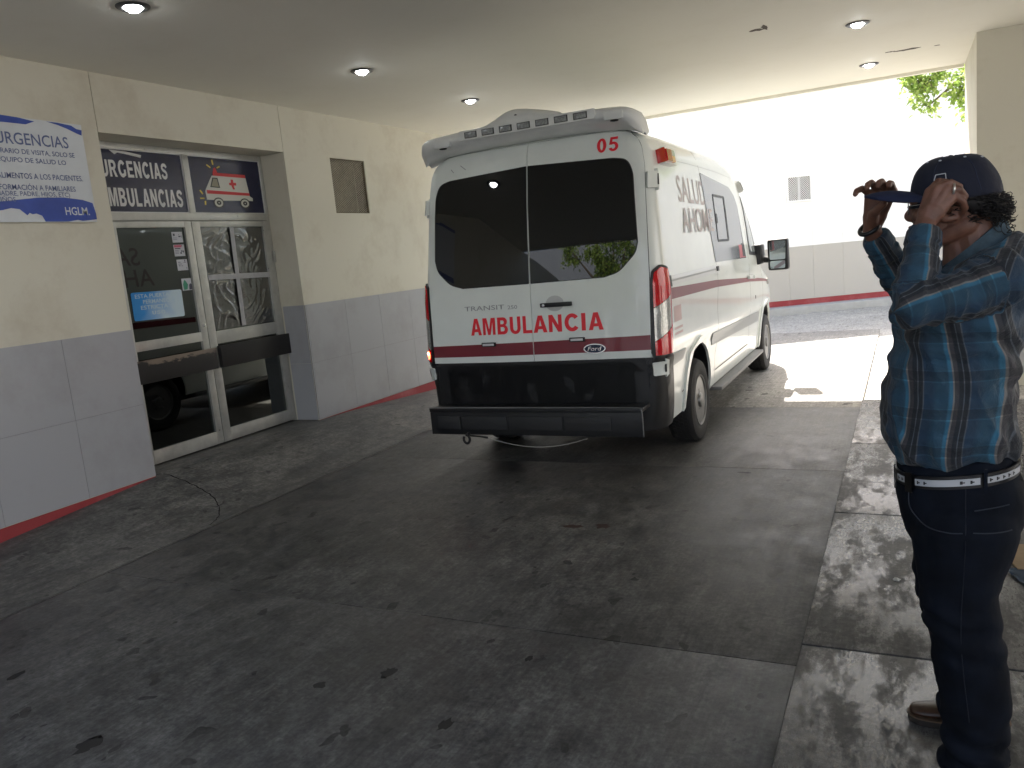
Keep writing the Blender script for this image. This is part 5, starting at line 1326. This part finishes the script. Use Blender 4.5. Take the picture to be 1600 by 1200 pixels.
# ---- hair: curly strands below the cap at the back and side
rnd = random.Random(5); bm = bmesh.new()
add_ell(bm, loc((.158, PY, 1.760)), (.078, .083, .052), Euler((0, R(22), 0)), 4)
for v in bm.verts:
    w = noise.noise(v.co * 45) * .006 + noise.noise(v.co * 130) * .004; v.co += v.co.normalized() * 0 + Vector((w, w * .5, w))
for k in range(380):
    a = rnd.gauss(0, .75); e = rnd.uniform(-.6, .6)
    x = .142 + .098 * math.cos(a) * math.cos(e); y = PY + .086 * math.sin(a) * math.cos(e); z = 1.752 + .060 * math.sin(e)
    p = Vector((x, y, z)); out = Vector((math.cos(a), math.sin(a), 0)); pts = []; ph = rnd.uniform(0, 6.28); rr_ = rnd.uniform(.004, .010); ln_ = rnd.uniform(.008, .024)
    tn = Vector((-out.y, out.x, 0))
    for q in range(9):
        t = q / 8; pts.append(loc(p + out * (t * .022 * rnd.uniform(.8, 1.1) + rr_ * math.cos(ph + t * 11)) + Vector((0, 0, -ln_ * t)) + tn * rr_ * math.sin(ph + t * 11)))
    add_tube(bm, pts, [.0015] * 8 + [.0006], 4)
for k in range(46):      # looser curls at the nape
    a = rnd.uniform(-1.0, 1.0); p = Vector((.142 + .105 * math.cos(a), PY + .09 * math.sin(a), rnd.uniform(1.70, 1.775))); out = Vector((math.cos(a), math.sin(a), 0)); ph = rnd.uniform(0, 6.28); r_ = rnd.uniform(.007, .013); ln_ = rnd.uniform(.025, .05)
    add_tube(bm, [loc(p + out * (.012 * q / 10 + r_ * math.cos(ph + q * .75)) + Vector((0, 0, -ln_ * q / 11 + r_ * math.sin(ph + q * .75)))) for q in range(12)], [.0013] * 11 + [.0005], 4)
hair = link_mesh('hair', bm, mat('black_hair', (.010, .008, .007), .55, 0, .35), man, smooth=True)
# ---- shirt
M_shirt = bpy.data.materials.new('blue_plaid_cloth'); M_shirt.use_nodes = True; nt = M_shirt.node_tree; L = nt.links.new; b = nt.nodes['Principled BSDF']; b.inputs['Roughness'].default_value = .8; b.inputs['Sheen Weight'].default_value = .1
uvn = nt.nodes.new('ShaderNodeUVMap'); uvn.uv_map = 'plaid'; sx = nt.nodes.new('ShaderNodeSeparateXYZ'); L(uvn.outputs[0], sx.inputs[0])
def ramp(src, scale, stops, off=0.0):
    m1 = nt.nodes.new('ShaderNodeMath'); m1.operation = 'MULTIPLY_ADD'; m1.inputs[1].default_value = scale; m1.inputs[2].default_value = off; L(src, m1.inputs[0])
    fr_ = nt.nodes.new('ShaderNodeMath'); fr_.operation = 'FRACT'; L(m1.outputs[0], fr_.inputs[0])
    cr = nt.nodes.new('ShaderNodeValToRGB'); cr.color_ramp.interpolation = 'LINEAR'; e = cr.color_ramp.elements
    while len(e) > 1: e.remove(e[0])
    e[0].position = stops[0][0]; e[0].color = (*stops[0][1], 1)
    for p, c in stops[1:]:
        x_ = e.new(p); x_.color = (*c, 1)
    L(fr_.outputs[0], cr.inputs[0]); return cr.outputs[0]
B = (.013, .048, .078); BB = (.022, .105, .165); TN = (.15, .135, .12); BR = (.036, .033, .035); DK = (.009, .012, .016); GR = (.065, .072, .082); DB = (.010, .030, .055)
vs_ = ramp(sx.outputs[0], 1 / .112, [(0, B), (.22, B), (.26, BB), (.315, BB), (.33, TN), (.35, TN), (.365, BR), (.44, BR), (.46, DK), (.54, DK), (.55, GR), (.562, GR), (.575, DK), (.66, DK), (.67, GR), (.685, GR), (.70, DB), (.86, DB), (1.0, B)], .12)
hs_ = ramp(sx.outputs[1], 1 / .105, [(0, (1, 1, 1)), (.20, (1, 1, 1)), (.215, (1.7, 1.6, 1.5)), (.235, (1.7, 1.6, 1.5)), (.25, (.75, .75, .75)), (.48, (.62, .62, .62)), (.50, (1, 1, 1)), (.515, (1.5, 1.45, 1.4)), (.53, (1, 1, 1)), (.75, (1.1, 1.2, 1.25)), (1, (1, 1, 1))], .3)
mu = nt.nodes.new('ShaderNodeMix'); mu.data_type = 'RGBA'; mu.blend_type = 'MULTIPLY'; mu.inputs['Factor'].default_value = .85; L(vs_, mu.inputs['A']); L(hs_, mu.inputs['B']); L(mu.outputs['Result'], b.inputs['Base Color'])
tc = nt.nodes.new('ShaderNodeTexCoord'); n = nt.nodes.new('ShaderNodeTexNoise'); n.inputs['Scale'].default_value = 14; n.inputs['Detail'].default_value = 9; n.inputs['Distortion'].default_value = 1.2
L(tc.outputs['Object'], n.inputs['Vector']); bp = nt.nodes.new('ShaderNodeBump'); bp.inputs['Strength'].default_value = .7; bp.inputs['Distance'].default_value = .02
wv_ = nt.nodes.new('ShaderNodeTexNoise'); wv_.inputs['Scale'].default_value = 260; wv_.inputs['Detail'].default_value = 2; L(tc.outputs['Object'], wv_.inputs['Vector'])
ad_ = nt.nodes.new('ShaderNodeMath'); ad_.operation = 'MULTIPLY_ADD'; ad_.inputs[1].default_value = .06; L(wv_.outputs[0], ad_.inputs[0]); L(n.outputs[0], ad_.inputs[2])
L(ad_.outputs[0], bp.inputs['Height']); L(bp.outputs[0], b.inputs['Normal'])
bm = bmesh.new()
def fb_(z, f, bk, ry, tilt=0.0): 
    return (z - GZ, (f + bk) / 2 - PX, 0.0, (bk - f) / 2, ry, tilt)
add_rings(bm, [fb_(1.035, -.020, .262, .165, .12), fb_(1.06, -.048, .270, .185, .10), fb_(1.10, -.066, .270, .195, .06), fb_(1.175, -.076, .268, .198), fb_(1.25, -.066, .268, .196),
               fb_(1.33, -.050, .278, .195), fb_(1.42, -.030, .300, .198), fb_(1.50, -.012, .312, .200), fb_(1.56, .010, .312, .190), fb_(1.60, .065, .300, .150, .25), fb_(1.625, .095, .275, .105, .5)], 44, 2.35)
for sh, el_, wr in ((LSH, LEL, LWR), (RSH, REL, RWR)):
    s_, e_, w_ = Vector(sh), Vector(el_), Vector(wr)
    mid = s_.lerp(e_, .45) + Vector((0, 0, -.010))
    add_capsule(bm, loc(s_), .070, loc(mid), .064, 22); add_capsule(bm, loc(mid), .064, loc(e_), .058, 22)
    m2 = e_.lerp(w_, .4); add_capsule(bm, loc(e_), .058, loc(m2), .052, 22)
    end = e_.lerp(w_, .90); d = (w_ - e_).normalized()
    add_tube(bm, [loc(m2), loc(e_.lerp(w_, .62)), loc(end)], [.050, .046, .040], 22)
shirt = remesh(bm, 'shirt', .0065, M_shirt, man, 5, .5)
SEG = [('t', None, None), ('l', LSH, LEL), ('l2', LEL, LWR), ('r', RSH, REL), ('r2', REL, RWR)]
me = shirt.data
# folds + plaid coordinates
def seg_info(P):
    best = None
    for nme, a, c in SEG[1:]:
        a_, c_ = loc(a), loc(c); ab = c_ - a_; t = (P - a_).dot(ab) / ab.length_squared; tc_ = min(1, max(0, t)); q = a_ + ab * tc_; d = (P - q).length
        rad = .070 if nme in ('l', 'r') else .056
        if best is None or d / rad < best[0]: best = (d / rad, nme, a_, c_, t, q, ab)
    return best
co = [v.co.copy() for v in me.vertices]; nr = [v.normal.copy() for v in me.vertices]
uvv = []
for i, P in enumerate(co):
    bst = seg_info(P); arm = bst[0] < 1.16 and not (bst[1] in ('l', 'r') and bst[4] < .10)
    W = P + Vector((PX, PY, GZ)); dsp = 0
    if arm:
        dr, nme, a_, c_, t, q, ab = bst; al = (P - a_).dot(ab.normalized())
        rdv = (P - q); ax = ab.normalized(); rf1 = ax.cross(Vector((0, 1, 0))).normalized(); rf2 = ax.cross(rf1)
        ang = math.atan2(rdv.dot(rf2), rdv.dot(rf1)); uvv.append((ang * .055 + (.03 if nme[0] == 'l' else .06), al + (.04 if len(nme) == 1 else .075)))
        el_ = loc(LEL if nme[0] == 'l' else REL); de = (P - el_).length
        k = math.exp(-(de / .11) ** 2)
        wv = al * 95 + ang * 1.6 + 2.6 * noise.noise(P * 11)
        dsp = (.0035 + .0095 * k) * ((1 - abs(math.sin(wv * .62))) ** 1.6 - .35) + .008 * noise.noise(P * 16) + .004 * (1 - 2 * abs(noise.noise(P * 26 + Vector((9, 0, 0)))))
        if len(nme) == 2:      # cuff
            if al > ab.length * .70: dsp = .004 + .0015 * noise.noise(P * 30)
            if abs(al - ab.length * .70) < .006: dsp = -.002
        # armhole seam
        if len(nme) == 1 and abs(t - .16) < .03: dsp -= .003
    else:
        uvv.append((P.x + .25 * abs(P.y) + .012 * math.sin(P.z * 14), P.z))
        k = math.exp(-((W.z - 1.06) / .07) ** 2); k2 = math.exp(-((W.z - 1.38) / .12) ** 2)
        dsp = .007 * k * math.sin(P.x * 60 + P.y * 25 + 3 * noise.noise(P * 8)) + .007 * k2 * (math.sin(P.z * 58 + P.x * 24 + 4 * noise.noise(P * 7))) + .010 * noise.noise(P * 9) + .009 * (max(0, 1 - 3.2 * abs(noise.noise(Vector((P.x * 10 + P.z * 3, P.y * 8, P.z * 4.5))))) ** 1.5) + .004 * noise.noise(P * 24)
    me.vertices[i].co = P + nr[i] * dsp
uvl = me.uv_layers.new(name='plaid')
lv = [0] * len(me.loops); me.loops.foreach_get('vertex_index', lv)
flat = []
for v in lv: flat.extend(uvv[v])
uvl.data.foreach_set('uv', flat)
# cuff openings, collar
def strip_ring(name, pts_lo, pts_hi, th, m, parent, uvs=None):
    bm = bmesh.new(); n = len(pts_lo); cen = sum((Vector(p) for p in pts_lo), Vector()) / n
    A_, B_, C_, D_ = [], [], [], []
    for p, q in zip(pts_lo, pts_hi):
        p, q = Vector(p), Vector(q); o = (p - cen); o.z = 0; o = o.normalized() * th
        A_.append(bm.verts.new(p)); B_.append(bm.verts.new(q)); C_.append(bm.verts.new(q - o)); D_.append(bm.verts.new(p - o))
    for i in range(n):
        j = (i + 1) % n
        for x, y in ((A_, B_), (B_, C_), (C_, D_), (D_, A_)): bm.faces.new((x[i], x[j], y[j], y[i]))
    bmesh.ops.recalc_face_normals(bm, faces=bm.faces); return link_mesh(name, bm, m, parent, smooth=True, angle=50)
M_collar = mat('collar_cloth', (.045, .075, .095), .85, var=.35, vscale=40)
lo_, hi_ = [], []
for k in range(36):
    t = 2 * math.pi * k / 36; x = .165 + .084 * math.cos(t); y = PY + .082 * math.sin(t)
    lo_.append(loc((x + .010 * math.cos(t), PY + .092 * math.sin(t), 1.600 + (x - .165) * .80))); hi_.append(loc((x - .004, y - .006 * math.sin(t), 1.648 + (x - .165) * .80)))
strip_ring('collar', lo_, hi_, .006, M_collar, shirt)
# ---- jeans
M_jean = bpy.data.materials.new('dark_denim'); M_jean.use_nodes = True; nt = M_jean.node_tree; L = nt.links.new; b = nt.nodes['Principled BSDF']; b.inputs['Roughness'].default_value = .9; b.inputs['Specular IOR Level'].default_value = .2
tc = nt.nodes.new('ShaderNodeTexCoord'); n = nt.nodes.new('ShaderNodeTexNoise'); n.inputs['Scale'].default_value = 10; n.inputs['Detail'].default_value = 10; L(tc.outputs['Object'], n.inputs['Vector'])
cr = nt.nodes.new('ShaderNodeValToRGB'); cr.color_ramp.elements[0].position = .35; cr.color_ramp.elements[0].color = (.002, .003, .0055, 1); cr.color_ramp.elements[1].position = .7; cr.color_ramp.elements[1].color = (.005, .0075, .014, 1)
L(n.outputs[0], cr.inputs[0]); L(cr.outputs[0], b.inputs['Base Color'])
bp = nt.nodes.new('ShaderNodeBump'); bp.inputs['Strength'].default_value = .5; bp.inputs['Distance'].default_value = .01; L(n.outputs[0], bp.inputs['Height']); L(bp.outputs[0], b.inputs['Normal'])
bm = bmesh.new()
add_rings(bm, [fb_(.80, -.02, .275, .165), fb_(.86, -.035, .300, .182), fb_(.92, -.045, .302, .188), fb_(.98, -.040, .282, .182), fb_(1.045, -.036, .262, .172, .13)], 40, 2.3)
def lp(a, ra, c, rc): add_capsule(bm, loc(a), ra, loc(c), rc, 24)
lp((.135, 2.535, .84), .142, (.118, 2.515, .66), .104); lp((.118, 2.515, .66), .104, (.140, 2.505, .48), .098)
lp((.140, 2.505, .48), .098, (.162, 2.505, .32), .094); add_tube(bm, [loc((.160, 2.505, .34)), loc((.158, 2.505, .20)), loc((.150, 2.505, .075))], [.092, .086, .088], 24)
lp((.125, 2.715, .84), .130, (.100, 2.755, .60), .100); lp((.100, 2.755, .60), .098, (.135, 2.80, .36), .086); add_tube(bm, [loc((.135, 2.80, .38)), loc((.150, 2.825, .22)), loc((.155, 2.83, .085))], [.086, .080, .082], 24)
jean = remesh(bm, 'jeans', .008, M_jean, man, 5, .5)
for v in jean.data.vertices:
    P = v.co; z = P.z + GZ
    kn = math.exp(-((z - .55) / .10) ** 2) * .006 + math.exp(-((z - .14) / .10) ** 2) * .012
    v.co = P + v.normal * (kn * (math.sin(z * 75 + P.x * 18 + 3 * noise.noise(P * 9))) + .006 * noise.noise(P * 10))
M_stitch = mat('pale_stitch', (.022, .027, .038), .8)
def jpt(x, z, dy=.004):       # point on the near outer thigh
    res = jean.data; return None
bvh = None
from mathutils.bvhtree import BVHTree
bvh = BVHTree.FromPolygons([v.co.copy() for v in jean.data.vertices], [tuple(p.vertices) for p in jean.data.polygons])
def on_near(x, z, o=.0015, tree_=None):
    h, nrm, _, _ = (tree_ or bvh).ray_cast(loc((x, 2.0, z)), Vector((0, 1, 0)))
    return (h + nrm * o) if h else None
def seam(name, pts, r, m, parent):
    q = [on_near(p.x, p.y) for p in smooth_poly2(pts, 6)]; q = [p for p in q if p]
    if len(q) > 1: tube(name, q, r, m, parent, 5)
seam('pocket_seam', [(-.005, .955), (-.002, .91), (.03, .875), (.085, .868), (.125, .87)], .0018, M_stitch, jean)
seam('back_pocket_seam', [(.150, .872), (.245, .868)], .0016, M_stitch, jean); seam('back_pocket_seam', [(.155, .925), (.24, .935)], .0016, M_stitch, jean)
seam('side_seam', [(.135, 1.0), (.13, .80), (.12, .55), (.14, .3)], .0014, mat('dark_stitch', (.006, .008, .014), .9), jean)
# ---- belt
M_belt = mat('black_leather', (.010, .009, .009), .35)
M_inlay = mat('belt_inlay_white', (.46, .46, .46), .5)
def belt_pt(t, off, z):
    c, s_ = math.cos(t), math.sin(t); rx, ry = .156 + off, .182 + off
    x = rx * math.copysign(abs(c) ** (2 / 2.3), c); y = ry * math.copysign(abs(s_) ** (2 / 2.3), s_)
    return loc((.118 + x, PY + y, z + .13 * x * .85 + (.0)))
N_ = 72
strip_ring('belt', [belt_pt(2 * math.pi * k / N_, .007, .985) for k in range(N_)], [belt_pt(2 * math.pi * k / N_, .007, 1.022) for k in range(N_)], .006, M_belt, man)
belt = [o for o in man.children if o.name.startswith('belt')][0]
def band(name, t0, t1, za, zb, off, m, parent, n=14):
    bm = bmesh.new(); a = [bm.verts.new(belt_pt(t0 + (t1 - t0) * k / n, off, za)) for k in range(n + 1)]; c = [bm.verts.new(belt_pt(t0 + (t1 - t0) * k / n, off, zb)) for k in range(n + 1)]
    a2 = [bm.verts.new(belt_pt(t0 + (t1 - t0) * k / n, off - .004, za)) for k in range(n + 1)]; c2 = [bm.verts.new(belt_pt(t0 + (t1 - t0) * k / n, off - .004, zb)) for k in range(n + 1)]
    for i in range(n):
        bm.faces.new((a[i], a[i + 1], c[i + 1], c[i])); bm.faces.new((a[i], a[i + 1], a2[i + 1], a2[i])); bm.faces.new((c[i], c[i + 1], c2[i + 1], c2[i]))
    bmesh.ops.recalc_face_normals(bm, faces=bm.faces); return link_mesh(name, bm, m, parent, smooth=True, angle=50)
band('belt_inlay', 3.55, 3.85, .995, 1.012, .009, M_inlay, belt); band('belt_inlay', 4.05, 4.98, .994, 1.013, .009, M_inlay, belt, 24); band('belt_inlay', 5.06, 5.9, .995, 1.012, .009, M_inlay, belt, 24)
def motif(t, w=.055, s=1):
    n_ = 0
    for (ta, tb, zz, hh) in ((t, t + w * .5, 1.0035, .0045), (t + w * .5, t + w, 1.0035, .0015)):
        band('belt_motif', ta, tb, zz - hh, zz + hh, .0103, M_belt, belt, 3)
for t in (3.6, 3.72, 4.10, 4.22, 4.72, 4.84, 5.12, 5.24, 5.36, 5.48, 5.6): motif(t)
band('buckle', 3.86, 4.02, .972, 1.030, .016, mat('dark_buckle', (.02, .018, .016), .35, .6), belt, 6)
for t in (3.45, 5.02, 5.95): band('belt_loop', t, t + .055, .965, 1.036, .014, M_jean, belt, 3)
# ---- shoes
M_shoe = mat('brown_leather', (.055, .024, .013), .35, 0, .5, var=.4, vscale=14); M_sole = mat('dark_sole', (.02, .015, .012), .7)
def shoe(cx, cy, yaw):
    bm = bmesh.new(); secs = []
    prof = [(-.165, .010, .045), (-.155, .032, .052), (-.12, .044, .058), (-.06, .047, .066), (0, .043, .085), (.05, .039, .105), (.09, .038, .120), (.115, .030, .115), (.128, .012, .09)]
    for (x, w_, h_) in prof:
        rg = []
        for k in range(16):
            t = 2 * math.pi * k / 16; rg.append(bm.verts.new((x, w_ * math.cos(t) * (1.0), .022 + max(0, h_ - .022) * (.5 + .5 * math.sin(t)) if True else 0)))
        secs.append(rg)
    for a, c in zip(secs, secs[1:]):
        for k in range(16): bm.faces.new((a[k], a[(k + 1) % 16], c[(k + 1) % 16], c[k]))
    bm.faces.new(secs[0]); bm.faces.new(secs[-1][::-1]); bmesh.ops.subdivide_edges(bm, edges=bm.edges[:], cuts=1, use_grid_fill=True, smooth=1.0)
    bmesh.ops.recalc_face_normals(bm, faces=bm.faces)
    o = link_mesh('shoe', bm, M_shoe, man, smooth=True, angle=70); o.location = loc((cx, cy, GZ)); o.rotation_euler = (0, 0, yaw)
    out = [(-.172, 0), (-.165, .022), (-.145, .040), (-.11, .049), (-.05, .049), (.02, .043), (.08, .041), (.12, .034), (.134, .012)]
    pl = out + [(x, -y) for x, y in out[::-1][:-1]]
    panel('sole', rpoly(pl, .006, 2), lambda u, v, o_: (u, v, .001 + o_), .021, .021, M_sole, o, step=0)
    panel('welt', rpoly([(x * 1.02, y * 1.04) for x, y in pl], .006, 2), lambda u, v, o_: (u, v, .001 + o_), .026, .004, mat('tan_welt', (.12, .075, .045), .6), o, step=0)
    return o
shoe(.150, 2.845, R(4)); shoe(.165, 2.485, R(62))
# watch and ring
tw = Vector(RWR); dv = (Vector(RWR) - Vector(REL)).normalized(); rf1 = dv.orthogonal().normalized(); rf2 = dv.cross(rf1)
tube('watch_band', [loc(tw + dv * .012 + (rf1 * math.cos(t) + rf2 * math.sin(t)) * .031) for t in [2 * math.pi * k / 20 for k in range(21)]], .007, M_belt, man, 8)
rp_ = Vector((.112, 2.491, 1.797)); rd = Vector((.028, .004, -.004)).normalized(); rf1 = rd.orthogonal().normalized(); rf2 = rd.cross(rf1)
tube('ring', [loc(rp_ + (rf1 * math.cos(t) + rf2 * math.sin(t)) * .0135) for t in [2 * math.pi * k / 20 for k in range(21)]], .0030, mat('ring_metal', (.7, .68, .6), .3, .9), man, 6)

# ================================================================== THINGS BEHIND THE MAN
bag = empty('duffel_bag', (1.05, 6.0, .035), label='black duffel bag with tan straps piled behind the man at the right edge', cat='bag')
bm = bmesh.new(); add_rings(bm, [(0, 0, 0, .30, .20, 0), (.05, 0, 0, .36, .24, 0), (.22, 0, 0, .38, .25, 0), (.36, 0, 0, .33, .21, 0), (.44, 0, 0, .20, .12, 0)], 28, 2.6)
for v in bm.verts: v.co += Vector((noise.noise(v.co * 6), noise.noise(v.co * 6 + Vector((5, 0, 0))), noise.noise(v.co * 5 + Vector((0, 5, 0))))) * .03
bmesh.ops.recalc_face_normals(bm, faces=bm.faces); link_mesh('shell', bm, M_belt, bag, smooth=True)
M_tan = mat('tan_strap', (.30, .20, .10), .6)
tube('strap', smooth_poly2([(-.30, -.12, .30), (-.22, -.18, .48), (-.05, -.15, .58), (.12, -.18, .46), (.18, -.12, .34)], 6), .014, M_tan, bag, 8)
tube('strap', smooth_poly2([(-.34, .02, .34), (-.30, -.1, .52), (-.18, -.16, .56), (-.06, -.2, .42)], 6), .010, M_tan, bag, 8)
cart = empty('cardboard_sheet', (.78, 4.42, .038), R(12), label='flattened brown cardboard lying on the walkway behind the man', cat='cardboard')
box('sheet', -.36, .36, -.10, .22, 0, .012, mat('cardboard', (.30, .21, .12), .85, var=.25), cart, .003); box('flap', -.30, .1, -.20, -.102, .0, .010, MATS['cardboard'], cart, .003)
cl_ = empty('blue_cloth', (.66, 4.15, .036), R(20), label='folded grey blue cloth on the walkway behind the jeans', cat='cloth')
bm = bmesh.new(); NX = 20; gr_ = [[bm.verts.new((-.22 + .5 * i / NX, -.16 + .34 * j / NX, .012 + .012 * noise.noise(Vector((i * .3, j * .3, 3))) )) for i in range(NX + 1)] for j in range(NX + 1)]
for j in range(NX):
    for i in range(NX): bm.faces.new((gr_[j][i], gr_[j][i + 1], gr_[j + 1][i + 1], gr_[j + 1][i]))
bmesh.ops.solidify(bm, geom=bm.faces[:], thickness=.008); bmesh.ops.recalc_face_normals(bm, faces=bm.faces)
link_mesh('folded_sheet', bm, mat('blue_grey_cloth', (.10, .13, .17), .9, var=.2, vscale=12), cl_, smooth=True)
